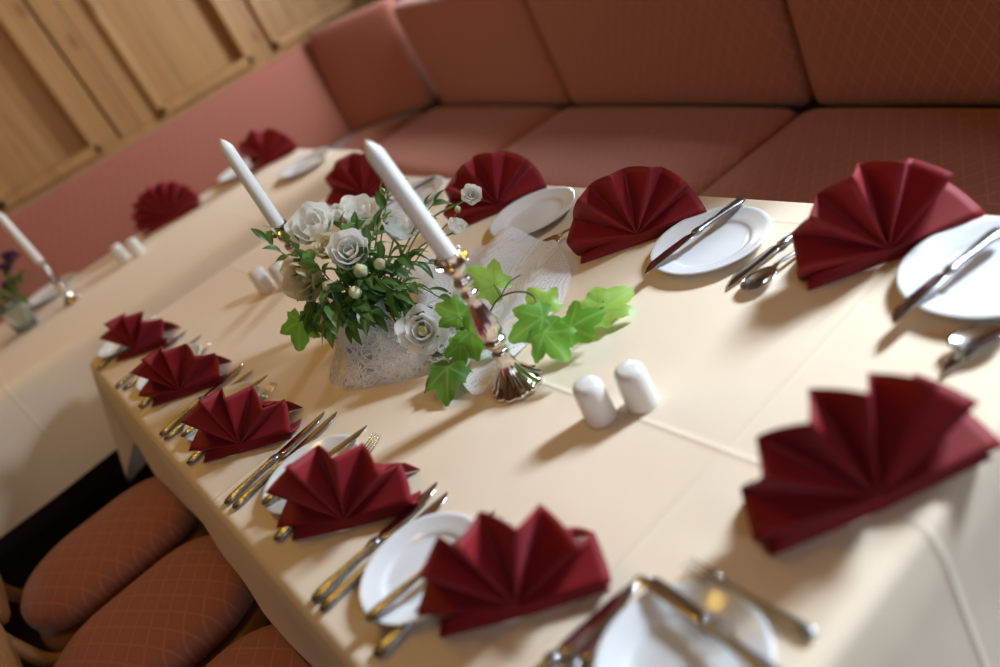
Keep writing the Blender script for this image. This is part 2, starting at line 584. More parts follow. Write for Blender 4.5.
for i, (a, b) in enumerate(SEATS):
    if i == 0:
        continue
    w = b - a
    cushion('seat_cushion', w, 0.50, 0.12, bench_m((a + b) / 2, -0.50, 0.372, -BU, BN, ZU) @ Matrix.Scale(1, 4), seat_l[i], 'bench seat cushions', crown=0.014)
    rc = radians(-3)
    nz = (-BN * cos(rc) + ZU * sin(rc)).normalized()       # outward face of the back cushion
    ny = (ZU * cos(rc) + BN * sin(rc)).normalized()
    cushion('back_cushion', w, 0.50, 0.12, bench_m((a + b) / 2, 0.128, 0.464, ny.cross(nz), ny, nz), back_l[i], 'bench back cushions', crown=0.012)
# diagonal corner pad and the far bench's long pad
P1 = Vector((1.845, 3.40, 0)); P2 = Vector((1.575, 3.80, 0))
du = (P2 - P1).normalized(); dn = Vector((du.y, -du.x, 0))
wd = (P2 - P1).length
rc = radians(8)
nz = (-dn * cos(rc) + ZU * sin(rc)).normalized(); ny = (ZU * cos(rc) + dn * sin(rc)).normalized()
mm = Matrix((ny.cross(nz), ny, nz)).transposed().to_4x4(); mm.translation = (P1 + P2) / 2 + dn * 0.10 + Vector((0, 0, 0.475))
cushion('back_cushion', wd - 0.004, 0.50, 0.10, mm, 'diagonal back cushion set across the corner of the bench', 'bench back cushions', bev=0.03)
rc = radians(10)
nz = Vector((0, -cos(rc), sin(rc))); ny = Vector((0, sin(rc), cos(rc)))
mm = Matrix((ny.cross(nz), ny, nz)).transposed().to_4x4(); mm.translation = Vector((0.03, 3.89, 0.47))
cushion('back_cushion', 3.26, 0.475, 0.10, mm, 'long pink diamond-patterned back pad under the wood panelling', 'bench back cushions', bev=0.025, crown=0.006)
cushion('seat_cushion', 2.86, 0.50, 0.12, Matrix.Translation((-0.14, 3.31, 0.385)), 'bench seat cushion behind the far table under the panelling', 'bench seat cushions')
bm = bmesh.new(); uvl = bm.loops.layers.uv.new('UVMap')
cp = [Vector(p) for p in ((1.31, 3.395), (1.845, 3.385), (1.60, 3.80), (1.30, 3.82))]
top = [bm.verts.new((p.x, p.y, 0.503)) for p in cp]; bot = [bm.verts.new((p.x, p.y, 0.385)) for p in cp]
bm.faces.new(top); bm.faces.new(bot[::-1])
for i in range(4):
    bm.faces.new((top[i], bot[i], bot[(i + 1) % 4], top[(i + 1) % 4]))
bmesh.ops.recalc_face_normals(bm, faces=bm.faces)
bmesh.ops.bevel(bm, geom=list(bm.edges), offset=0.035, segments=3, affect='EDGES')
for f in bm.faces:
    for lp in f.loops:
        lp[uvl].uv = (lp.vert.co.x, lp.vert.co.y)
tag(obj('seat_cushion', bm, M_UPH), 'wedge-shaped seat cushion filling the inside corner of the bench', 'cushion', 'bench seat cushions')
bt = thing('corner_bench', 'dark wooden plinth of the corner bench under its patterned cushions', 'bench', (1.5, 2.0, 0))
bm = bmesh.new()
box(bm, -0.19, 2.56, -0.005, 0.44, 0.0, 0.372, 0.008, mtx=Matrix((BU, BN, ZU)).transposed().to_4x4().copy())
bmesh.ops.translate(bm, verts=bm.verts, vec=BO - BN * 0.45)
obj('seat_base', bm, M_DARKW, bt, False)
bm = bmesh.new(); box(bm, -1.6, 1.30, 3.37, 3.80, 0, 0.385, 0.008); obj('seat_base', bm, M_DARKW, bt, False)
bm = bmesh.new(); box(bm, -1.6, 1.5, 3.91, 3.945, 0, 0.90, 0.006); obj('back_board', bm, M_DARKW, bt, False)

# ------------------------------------------------------------------ tables and cloths
def tablecloth(x0, x1, y0, y1, ztop, drops, r_edge, seed, mt, label, rc=0.03, corner_drop=0.10, flare=0.03, wave=0.012):
    """drops: hem length on sides (x0, x1, y0, y1)"""
    rnd = random.Random(seed)
    bm = bmesh.new()
    per = []                                   # perimeter samples: point, outward normal, drop
    def side(ax, bx, ay, by, n_, d, num):
        for i in range(num):
            t = (i + 0.5) / num
            per.append((Vector((ax + (bx - ax) * t, ay + (by - ay) * t, 0)), Vector(n_), d, 0.0))
    def corner(cx, cy, a0, d0, d1):
        for i in range(9):
            t = i / 8
            a = a0 + pi / 2 * t
            n_ = Vector((cos(a), sin(a), 0))
            per.append((Vector((cx, cy, 0)) + n_ * rc, n_, d0 + (d1 - d0) * t, 1 - abs(2 * t - 1)))
    dx0, dx1, dy0, dy1 = drops
    side(x0 + rc, x1 - rc, y0, y0, (0, -1, 0), dy0, 60)
    corner(x1 - rc, y0 + rc, -pi / 2, dy0, dx1)
    side(x1, x1, y0 + rc, y1 - rc, (1, 0, 0), dx1, 100)
    corner(x1 - rc, y1 - rc, 0, dx1, dy1)
    side(x1 - rc, x0 + rc, y1, y1, (0, 1, 0), dy1, 60)
    corner(x0 + rc, y1 - rc, pi / 2, dy1, dx0)
    side(x0, x0, y1 - rc, y0 + rc, (-1, 0, 0), dx0, 100)
    corner(x0 + rc, y0 + rc, pi, dx0, dy0)
    N = len(per)
    rings = []
    def ring(fn):
        rings.append([bm.verts.new(fn(i, *per[i])) for i in range(N)])
    def flat(k):
        return lambda i, p, n_, d, c: p - n_ * (r_edge + k) + Vector((0, 0, ztop))
    ring(flat(0.0))
    for a in (0.25, 0.5, 0.75, 1.0):
        ring(lambda i, p, n_, d, c, a=a: p - n_ * r_edge + n_ * r_edge * sin(a * pi / 2) + Vector((0, 0, ztop - r_edge * (1 - cos(a * pi / 2)))))
    K = 12
    for j in range(1, K + 1):
        s = j / K
        def fn(i, p, n_, d, c, s=s):
            L = d + c * corner_drop
            w = wave * s * (noise.noise((p.x * 5 + seed, p.y * 5, 0.3)) + 0.5 * sin(7 * p.x + 9 * p.y + seed))
            out = flare * s * (1 + 4.6 * c) + w + 0.004
            return p + n_ * max(out, 0.002) + Vector((0, 0, ztop - r_edge - (L - r_edge) * s))
        ring(fn)
    for a, b in zip(rings, rings[1:]):
        for i in range(N):
            j = (i + 1) % N
            bm.faces.new((a[i], b[i], b[j], a[j]))
    bm.faces.new(rings[0])
    bmesh.ops.recalc_face_normals(bm, faces=bm.faces)
    o = obj('tablecloth', bm, mt)
    return tag(o, label, 'tablecloth', 'cream tablecloths')

def table(x0, x1, y0, y1, label):
    t = thing('dining_table', label, 'table', ((x0 + x1) / 2, (y0 + y1) / 2, 0))
    bm = bmesh.new(); box(bm, x0, x1, y0, y1, 0.712, 0.742, 0.006); obj('tabletop', bm, M_DARKW, t, False)
    bm = bmesh.new()
    for a, b, c, d in ((x0 + .07, x1 - .07, y0 + .07, y0 + .09), (x0 + .07, x1 - .07, y1 - .09, y1 - .07), (x0 + .07, x0 + .09, y0 + .09, y1 - .09), (x1 - .09, x1 - .07, y0 + .09, y1 - .09)):
        box(bm, a, b, c, d, 0.62, 0.712)
    obj('apron', bm, M_DARKW, t, False)
    for x in (x0 + .08, x1 - .08):
        for y in (y0 + .08, y1 - .08):
            bm = bmesh.new()
            for (za, zb, w) in ((0.0, 0.62, 0.026),):
                box(bm, x - w, x + w, y - w, y + w, za, 0.70, 0.006)
            obj('leg', bm, M_DARKW, t, False)
table(0.012, 0.895, 0.33, 2.20, 'dark wooden table under the large cream cloth in the foreground')
tablecloth(0.0, 0.907, 0.318, 2.225, ZT, (0.235, 0.30, 0.30, 0.32), 0.018, 3, M_CLOTH, 'long cream cloth over the foreground table with the flowers')
T2 = radians(0)
table(-0.98, 1.02, 2.47, 3.21, 'dark wooden table under the cream cloth in front of the panelled wall')
tablecloth(-1.0, 1.05, 2.45, 3.235, ZT, (0.30, 0.30, 0.31, 0.215), 0.045, 8, M_CLOTH2, 'cream cloth over the far table under the panelled wall', rc=0.05)

# ------------------------------------------------------------------ chairs on the left
def rounded_pad(bm, w, d, h, rad, nseg=10, crown=0.02, e=2.0):
    """pad with rounded plan (w in x, d in y), puffed top"""
    per = []
    for cx, cy, a0 in ((w / 2 - rad, d / 2 - rad, 0), (-w / 2 + rad, d / 2 - rad, pi / 2), (-w / 2 + rad, -d / 2 + rad, pi), (w / 2 - rad, -d / 2 + rad, 3 * pi / 2)):
        for i in range(nseg + 1):
            a = a0 + pi / 2 * i / nseg
            per.append((cx + rad * cos(a), cy + rad * sin(a)))
    prof = [(0.90, 0.0), (0.985, h * 0.18), (1.0, h * 0.45), (0.985, h * 0.72), (0.93, h * 0.93), (0.82, h + crown * 0.25), (0.6, h + crown * 0.7), (0.3, h + crown * 0.95)]
    rings = [[bm.verts.new((x * s, y * s, z)) for x, y in per] for s, z in prof]
    n_ = len(per)
    for a, b in zip(rings, rings[1:]):
        for i in range(n_):
            j = (i + 1) % n_
            bm.faces.new((a[i], a[j], b[j], b[i]))
    bm.faces.new(rings[0][::-1])
    bm.faces.new(rings[-1])

def make_chair(label):
    t = thing('dining_chair', label, 'chair', (0, 0, 0), 0, 'chairs tucked under the table on the left')
    bm = bmesh.new(); uvl = bm.loops.layers.uv.new('UVMap')
    rounded_pad(bm, 0.44, 0.310, 0.065, 0.150, crown=0.016)
    bmesh.ops.translate(bm, verts=bm.verts, vec=(0, 0, 0.425))
    for f in bm.faces:
        for lp in f.loops:
            lp[uvl].uv = (lp.vert.co.x, lp.vert.co.y)
    obj('seat', bm, M_UPH, t)
    bm = bmesh.new()                           # wooden seat frame, follows the pad
    rounded_pad(bm, 0.450, 0.342, 0.05, 0.155, crown=0.0)
    bmesh.ops.translate(bm, verts=bm.verts, vec=(0, 0, 0.372))
    obj('seat_frame', bm, M_CHAIRW, t)
    for sx in (-1, 1):
        for sy in (-1, 1):
            bm = bmesh.new()
            tube(bm, [(sx * 0.165, sy * 0.125, 0.39), (sx * 0.18, sy * 0.13, 0.2), (sx * 0.19 - 0.01, sy * 0.135, 0.0)], [0.020, 0.017, 0.013], 10)
            obj('leg', bm, M_CHAIRW, t)
    for sy in (-1, 1):
        bm = bmesh.new()
        tube(bm, bez([(-0.12, sy * 0.168, 0.395), (-0.20, sy * 0.155, 0.41), (-0.235, sy * 0.135, 0.47), (-0.268, sy * 0.12, 0.66)], 6), 0.015, 10)
        obj('back_post', bm, M_CHAIRW, t)
    bm = bmesh.new()
    rounded_pad(bm, 0.33, 0.36, 0.035, 0.13, crown=0.01)
    bmesh.ops.transform(bm, matrix=Matrix.Translation((-0.222, 0, 0.675)) @ Matrix.Rotation(radians(99), 4, 'Y'), verts=bm.verts)
    obj('backrest', bm, M_CHAIRW, t)
    return t
ch = make_chair('upholstered chair at the far left corner of the table, farthest of three')
ch.matrix_basis = place((-0.205, 1.90, 0))
dup(ch, place((-0.205, 1.515, 0)), 'middle one of three upholstered chairs tucked under the left table edge')
dup(ch, place((-0.205, 1.125, 0)), 'upholstered chair at the bottom edge of the photo, nearest of three')

# ------------------------------------------------------------------ fan-folded napkins
def fan(seed, R=0.108, N=6, hub=0.018, lean=10, a0=-12, a1=192, A=0.025):
    """fan in local coords: width along x, front faces -y, base at origin"""
    rnd = random.Random(seed)
    bm = bmesh.new()
    n_half = 2 * N + 1
    steps = 6
    angs = []
    ks = [0.0]
    for i in range(n_half - 1):                # the pleats lie over to one side
        ks.append(ks[-1] + (1.32 if i % 2 == 0 else 0.68) * (1 + rnd.uniform(-0.2, 0.2)))
    ks = [k / ks[-1] for k in ks]
    amp = [rnd.uniform(0.8, 1.2) for _ in range(n_half)]
    rr = [rnd.uniform(0.985, 1.045) if i % 2 else rnd.uniform(0.93, 0.98) for i in range(n_half)]
    for i in range(n_half - 1):
        for q in range(steps):
            t = q / steps
            k = ks[i] + (ks[i + 1] - ks[i]) * t
            sg = 1 if i % 2 else -1
            d = sg * amp[i] * (1 - t) - sg * amp[i + 1] * t
            bow = sin(pi * t) * 0.10 * (1 if i % 2 else -1)
            angs.append((k, d + bow, rr[i] * (1 - t) + rr[i + 1] * t))
    angs.append((1.0, -amp[-1], rr[-1]))
    L = radians(lean)
    rows = []
    NR = 10
    for k, d, rs in angs:
        a = radians(a0 + (a1 - a0) * (1 - k))
        row = []
        for j in range(NR):
            f = 0.03 + 0.97 * j / (NR - 1)
            r = R * rs * f
            dp = d * A * (0.05 + 0.95 * f ** 0.85)
            x = r * cos(a)
            z = r * sin(a) + hub
            y = -dp - 0.005 * (1 - f) + 0.016 * (abs(cos(a)) ** 3) * f
            y2 = y * cos(L) + z * sin(L)
            z2 = z * cos(L) - y * sin(L)
            row.append(bm.verts.new((x, y2, max(z2, 0.0016))))
        rows.append(row)
    for a, b in zip(rows, rows[1:]):
        for j in range(NR - 1):
            bm.faces.new((a[j], b[j], b[j + 1], a[j + 1]))
    # the folded strip below the hub, standing on the table and closing the front
    W_ = R * 0.93
    n2 = 14
    strip = []
    zs = hub * 1.25
    for i in range(n2 + 1):
        x = -W_ + 2 * W_ * i / n2
        q = abs(x) / W_
        zt = zs * (1 - 0.45 * q)
        yt = 0.004 + 0.010 * q
        strip.append([bm.verts.new((x * (0.94 + 0.06 * v), yt - (0.007 + 0.007 * q) * v + 0.002 * sin(pi * v), zt * (1 - v) + 0.0016 * v)) for v in (0, 0.33, 0.66, 1.0)])
    for a, b in zip(strip, strip[1:]):
        for j in range(3):
            bm.faces.new((a[j], a[j + 1], b[j + 1], b[j]))
    return bm

def flap(seed, R):
    """the stand: a folded leaf behind the fan that props it up"""
    rnd = random.Random(seed + 77)
    bm = bmesh.new()
    t0, b0 = [], []
    n2 = 14
    grid = []
    for i in range(n2 + 1):
        u = -1 + 2 * i / n2
        col = []
        for j in range(6):
            v = j / 5
            x = u * R * (0.64 + 0.20 * v)
            y = 0.038 + 0.045 * v + 0.010 * sin(pi * v) - 0.006 * abs(u)
            z = 0.0015 + (0.072 - 0.022 * abs(u) + rnd.uniform(-1, 1) * 0.002) * (1 - v) * (1 + 0.12 * sin(pi * v))
            col.append(bm.verts.new((x, y, z)))
        grid.append(col)
    for a, b in zip(grid, grid[1:]):
        for j in range(5):
            bm.faces.new((a[j], a[j + 1], b[j + 1], b[j]))
    return bm

SOL = ('SOLIDIFY', dict(thickness=0.0014, offset=0.0))
def napkin(p0, p1, seed, label, R=0.099, **kw):
    a, b = Vector((*p0, 0)), Vector((*p1, 0))
    c = (a + b) / 2
    d = b - a
    rz = atan2(d.y, d.x)
    # base line measured at the front fold, move the origin a little back
    back = Vector((-sin(rz), cos(rz), 0)) * 0.012
    t = thing('fan_napkin', label, 'napkin', (c.x + back.x, c.y + back.y, ZT), rz, 'burgundy fan napkins')
    M0 = t.matrix_basis.copy()
    bm = fan(seed, R, **kw); bmesh.ops.transform(bm, matrix=M0, verts=bm.verts)
    obj('pleated_fan', bm, M_NAP, t, True, [SOL])
    bm = flap(seed, R); bmesh.ops.transform(bm, matrix=M0, verts=bm.verts)
    obj('stand_flap', bm, M_NAP, t, True, [SOL])

napkin((0.040, 2.065), (0.150, 1.935), 11, 'burgundy fan napkin at the far left corner, last of the left row', R=0.088, N=5, a0=-8, a1=165)
napkin((0.034, 1.672), (0.150, 1.554), 12, 'burgundy fan napkin second from the far end of the left row', R=0.092, N=6)
napkin((0.030, 1.318), (0.150, 1.190), 13, 'burgundy fan napkin in the middle of the left row', R=0.095, N=6)
napkin((0.042, 0.960), (0.168, 0.826), 14, 'burgundy fan napkin second nearest in the left row, plate peeking out behind', N=6)
napkin((0.076, 0.638), (0.220, 0.515), 15, 'burgundy fan napkin at bottom centre, nearest of the left row', N=6)
napkin((0.700, 2.035), (0.835, 1.905), 21, 'burgundy fan napkin behind the bouquet and tall candle, farthest by the bench', R=0.108, N=6)
napkin((0.706, 1.445), (0.859, 1.325), 22, 'burgundy fan napkin behind the small white blossom on the long stem', R=0.108, N=6)
napkin((0.668, 1.018), (0.817, 0.878), 23, 'burgundy fan napkin right of the lace, beside the plate with a knife', R=0.111, N=6)
napkin((0.697, 0.603), (0.852, 0.479), 24, 'burgundy fan napkin at the right edge, against the brown seat', R=0.111, N=6)
napkin((0.324, 0.408), (0.516, 0.297), 25, 'large blurred burgundy fan napkin at lower right, nearest the camera', R=0.116, N=7)
napkin((0.435, 3.085), (0.595, 3.025), 31, 'round burgundy fan napkin on the far table before the pink pad', R=0.125, N=9, a0=0, a1=180)
napkin((0.83, 3.03), (0.99, 2.93), 32, 'burgundy fan napkin at the right end of the far table', R=0.112, N=4, a0=-10, a1=150)

# ------------------------------------------------------------------ plates and cutlery
def make_plate(label, loc):
    t = None
    bm = bmesh.new()
    k = 1.0
    lathe(bm, [(0, 0.003), (0.050, 0.003), (0.052, 0.0), (0.056, 0.0), (0.060, 0.004), (0.080, 0.010), (0.096, 0.0165), (0.0975, 0.018), (0.096, 0.0195), (0.090, 0.0175), (0.082, 0.0148), (0.074, 0.0125), (0.067, 0.0108), (0.0645, 0.0095), (0.0625, 0.0080), (0.059, 0.0068), (0.054, 0.0062), (0.050, 0.0061), (0.03, 0.006), (0.012, 0.006), (0, 0.006)], 64)
    o = obj('side_plate', bm, M_PORC)
    o.location = loc
    return tag(o, label, 'plate', 'white side plates')
pl = make_plate('white plate right of the lace with a small knife across it', (0.762, 0.818, ZT))
pl.scale = (0.93, 0.93, 0.93)
def plate(loc, label, s=1.0):
    r = dup(pl, Matrix.Translation(Vector(loc)) @ Matrix.Scale(s, 4), label)
plate((0.780, 1.268, ZT), 'empty white plate between two fan napkins near the bench', 0.93)
plate((0.790, 1.755, ZT), 'white plate behind the tall candle between the two farthest bench-side fans', 0.93)
plate((0.775, 0.425, ZT), 'white plate cut by the right edge of the photo')
plate((0.132, 1.052, ZT), 'white plate peeking out behind the second nearest left fan', 0.80)
plate((0.128, 0.735, ZT), 'white plate left of the fan napkin at bottom centre', 0.80)
plate((0.120, 1.425, ZT), 'white plate mostly hidden behind the middle left fan', 0.80)
plate((0.120, 1.785, ZT), 'white plate mostly hidden behind the second fan from the far left', 0.80)
plate((0.108, 2.150, ZT), 'white plate at the far left corner behind the last fan', 0.80)
plate((0.202, 0.412, ZT), 'blurred white plate at the bottom edge with knife and fork', 0.80)
plate((0.850, 3.135, ZT), 'white plate between the two fans on the far table')
plate((0.905, 2.640, ZT), 'white plate at the right front corner of the far table')
plate((0.065, 3.125, ZT), 'white plate at the far left behind the third candlestick')

def bar(bm, secs, nseg=8):
    """swept flattened section along x; secs: x, y, half width, half thickness, z centre"""
    rings = []
    for x, y, w, h, z in secs:
        rings.append([bm.verts.new((x, y + w * cos(2 * pi * k / nseg), z + h * sin(2 * pi * k / nseg))) for k in range(nseg)])
    for a, b in zip(rings, rings[1:]):
        for k in range(nseg):
            j = (k + 1) % nseg
            bm.faces.new((a[k], b[k], b[j], a[j]))
    bm.faces.new(rings[0]); bm.faces.new(rings[-1][::-1])
    bmesh.ops.recalc_face_normals(bm, faces=bm.faces)

HANDLE = [(0.0, 0, 0.0035, 0.0015, 0.0045), (0.004, 0, 0.0085, 0.003, 0.0045), (0.016, 0, 0.0098, 0.0042, 0.0048), (0.030, 0, 0.0088, 0.0042, 0.0052), (0.060, 0, 0.0066, 0.0040, 0.0055), (0.085, 0, 0.0050, 0.0038, 0.006)]
def make_knife(name, label, L=0.205):
    t = thing(name, label, 'knife', group='table knives')
    k = L / 0.205
    bm = bmesh.new()
    bar(bm, [(x * k, y, w, h, z) for x, y, w, h, z in HANDLE] + [(0.092 * k, 0, 0.0078, 0.0048, 0.006), (0.099 * k, 0, 0.0078, 0.0045, 0.006), (0.104 * k, 0, 0.0045, 0.0032, 0.006)], 12)
    obj('handle', bm, M_HANDLE, t)
    bm = bmesh.new()
    bar(bm, [(0.103 * k, 0, 0.0045, 0.0018, 0.006), (0.112 * k, -0.001, 0.0085, 0.0014, 0.006), (0.15 * k, -0.001, 0.0098, 0.0011, 0.0055), (0.180 * k, 0.000, 0.0094, 0.0010, 0.005), (0.195 * k, 0.003, 0.0062, 0.0009, 0.0045), (0.203 * k, 0.006, 0.0022, 0.0007, 0.0042), (0.205 * k, 0.007, 0.0004, 0.0004, 0.0042)], 10)
    obj('blade', bm, M_SILVER, t)
    return t
def make_fork(label, L=0.2):
    t = thing('table_fork', label, 'fork', group='table forks')
    bm = bmesh.new()
    bar(bm, HANDLE + [(0.105, 0, 0.0036, 0.0025, 0.009), (0.128, 0, 0.0036, 0.0020, 0.011), (0.138, 0, 0.006, 0.0016, 0.010)], 12)
    obj('handle', bm, M_HANDLE, t)
    bm = bmesh.new()
    bar(bm, [(0.134, 0, 0.0045, 0.0016, 0.0105), (0.142, 0, 0.0105, 0.0014, 0.008), (0.152, 0, 0.0125, 0.0012, 0.0058), (0.160, 0, 0.0125, 0.0012, 0.005)], 10)
    for y in (-0.0105, -0.0035, 0.0035, 0.0105):
        bar(bm, [(0.156, y, 0.0019, 0.0012, 0.005), (0.175, y * 0.98, 0.0016, 0.0011, 0.0052), (0.192, y * 0.94, 0.0013, 0.0009, 0.009), (0.200, y * 0.92, 0.0006, 0.0005, 0.012)], 8)
    obj('tines', bm, M_SILVER, t)
    return t
def make_spoon(label):
    t = thing('dessert_spoon', label, 'spoon', group='dessert spoons')
    bm = bmesh.new()
    bar(bm, HANDLE + [(0.105, 0, 0.0036, 0.0025, 0.010), (0.130, 0, 0.0034, 0.0020, 0.0125), (0.140, 0, 0.0050, 0.0016, 0.0115)], 12)
    obj('handle', bm, M_HANDLE, t)
    bm = bmesh.new()
    n1, n2 = 26, 7
    top_, bo_ = [], []
    for sgn, lst in ((1, top_), (-1, bo_)):
        for j in range(n2 + 1):
            f = j / n2
            lst.append([bm.verts.new((0.166 + 0.029 * f * cos(2 * pi * i / n1), 0.0195 * f * sin(2 * pi * i / n1) * (1 + 0.10 * cos(2 * pi * i / n1)), 0.0035 + 0.0075 * f ** 2 + (0 if f > .99 else 0.0006 * sgn))) for i in range(n1)])
        for a, b in zip(lst, lst[1:]):
            for i in range(n1):
                k = (i + 1) % n1
                bm.faces.new((a[i], b[i], b[k], a[k]))
    bmesh.ops.remove_doubles(bm, verts=bm.verts, dist=0.0002)
    bmesh.ops.recalc_face_normals(bm, faces=bm.faces)
    obj('bowl', bm, M_SILVER, t)
    return t
def lay(h, tip, z=ZT, pitch=0.0, roll=0.0, s=1.0):
    a, b = Vector((*h, 0)), Vector((*tip, 0))
    d = b - a
    return Matrix.Translation((a.x, a.y, z + 0.0008)) @ Matrix.Rotation(atan2(d.y, d.x), 4, 'Z') @ Matrix.Rotation(-pitch, 4, 'Y') @ Matrix.Rotation(roll, 4, 'X') @ Matrix.Scale(s, 4)

kn = make_knife('table_knife', 'large knife between the middle and second nearest left fans')
kn.matrix_basis = lay((0.020, 1.160), (0.222, 1.182))
for h, t_, lb in [
    ((0.019, 0.835), (0.222, 0.836), 'large knife left of the bottom centre fan and its plate'),
    ((0.043, 0.533), (0.246, 0.502), 'large knife at the bottom edge of the photo right of the centre fan'),
    ((0.016, 1.528), (0.226, 1.563), 'large knife passing behind the middle left fan'),
    ((0.013, 1.905), (0.224, 1.942), 'large knife passing behind the second fan from the far left'),
    ((0.880, 0.690), (0.685, 0.728), 'knife emerging left of the fan at the right edge'),
    ((0.800, 0.335), (0.592, 0.408), 'dark knife under the spoon at the right edge of the photo')]:
    dup(kn, lay(h, t_), lb)
kn2 = make_knife('fish_knife', 'slim knife lying close beside the large one, middle left', 0.212)
kn2['group'] = 'slim second knives'
kn2.matrix_basis = lay((0.024, 1.133), (0.237, 1.156))
for h, t_, lb in [
    ((0.019, 0.812), (0.235, 0.806), 'slim knife beside the large one, left of the bottom centre plate'),
    ((0.051, 0.508), (0.252, 0.482), 'slim knife right of the large one at the bottom edge'),
    ((0.017, 1.500), (0.232, 1.506), 'slim knife behind the middle left fan'),
    ((0.021, 1.866), (0.229, 1.850), 'slim knife behind the second fan from the far left')]:
    dup(kn2, lay(h, t_, s=0.95), lb)
fk = make_fork('fork under the second nearest left fan, tines showing above it')
fk.matrix_basis = lay((0.035, 0.991), (0.235, 1.016))
for h, t_, lb in [
    ((0.018, 1.355), (0.222, 1.384), 'fork under the middle left fan'),
    ((0.022, 1.712), (0.229, 1.768), 'fork under the second fan from the far left'),
    ((0.010, 2.095), (0.222, 2.185), 'fork under the last fan at the far left corner'),
    ((0.028, 0.692), (0.228, 0.688), 'fork under the bottom centre fan'),
    ((0.284, 0.338), (0.286, 0.480), 'blurred fork beside the bottom edge plate, pointing at the candle')]:
    dup(fk, lay(h, t_, s=0.69 if 'blurred' in lb else 1.0, z=ZT + (0.0 if 'blurred' not in lb else 0.001)), lb)
sp = make_spoon('shiny spoon at the right edge of the photo')
sp.matrix_basis = lay((0.79, 0.285), (0.635, 0.405), z=ZT + 0.004)
dup(sp, lay((0.862, 0.655), (0.668, 0.690)), 'spoon beside the knife left of the right edge fan')
dup(sp, lay((0.862, 1.088), (0.672, 1.150)), 'spoon between the lace and the fan right of it')
bk = make_knife('butter_knife', 'small knife lying across the plate right of the lace', 0.205)
bk['group'] = 'small knives on the side plates'
bk.matrix_basis = lay((0.862, 0.826), (0.652, 0.858), z=ZT + 0.0185, s=1.02)
for h, t_, z, s, lb in [
    ((0.870, 1.745), (0.672, 1.800), 0.0172, 0.95, 'small knife across the plate behind the tall candle'),
    ((0.838, 0.442), (0.668, 0.470), 0.0185, 0.95, 'small knife lying across the plate at the right edge'),
    ((0.055, 1.060), (0.230, 1.034), 0.0165, 0.88, 'small knife across the plate behind the second nearest left fan'),
    ((0.046, 0.722), (0.225, 0.700), 0.0172, 0.88, 'small knife across the plate left of the bottom centre fan'),
    ((0.228, 0.320), (0.245, 0.478), 0.0172, 0.88, 'small knife with a dark blade across the bottom edge plate'),
    ((0.040, 1.425), (0.225, 1.405), 0.0165, 0.88, 'small knife across the plate behind the middle left fan')]:
    dup(bk, lay(h, t_, z=ZT + z, s=s), lb)

# ------------------------------------------------------------------ salt and pepper shakers
def make_shaker(label):
    t = thing('salt_shaker', label, 'shaker', group='white porcelain shakers')
    bm = bmesh.new()
    lathe(bm, [(0, 0), (0.0185, 0), (0.0202, 0.0015), (0.0205, 0.006), (0.0200, 0.03), (0.0195, 0.047), (0.0185, 0.0535), (0.0160, 0.0575), (0.011, 0.0595), (0, 0.0602)], 36)
    obj('body', bm, M_SHAKER, t)
    for a in (0.4, 2.5, 4.6):
        bm = bmesh.new()
        lathe(bm, [(0, 0.0004), (0.0007, 0.0003), (0.0008, 0)], 10, Matrix.Translation((0.006 * cos(a), 0.006 * sin(a), 0.0596)))
        obj('hole', bm, M_HOLE, t)
    return t
sh = make_shaker('left white shaker of the pair in front of the candlestick')
sh.matrix_basis = place((0.408, 0.716, ZT))
dup(sh, place((0.449, 0.682, ZT), 1.3), 'right white shaker of the pair in front of the candlestick')
dup(sh, place((0.400, 1.852, ZT), 0.5), 'left white shaker of the pair behind the bouquet')
dup(sh, place((0.432, 1.795, ZT), 2.1), 'right white shaker of the pair behind the bouquet')
dup(sh, place((0.300, 2.975, ZT), 0.9), 'left shaker of the blurred pair on the far table')
dup(sh, place((0.345, 2.920, ZT), 1.9), 'right shaker of the blurred pair on the far table')

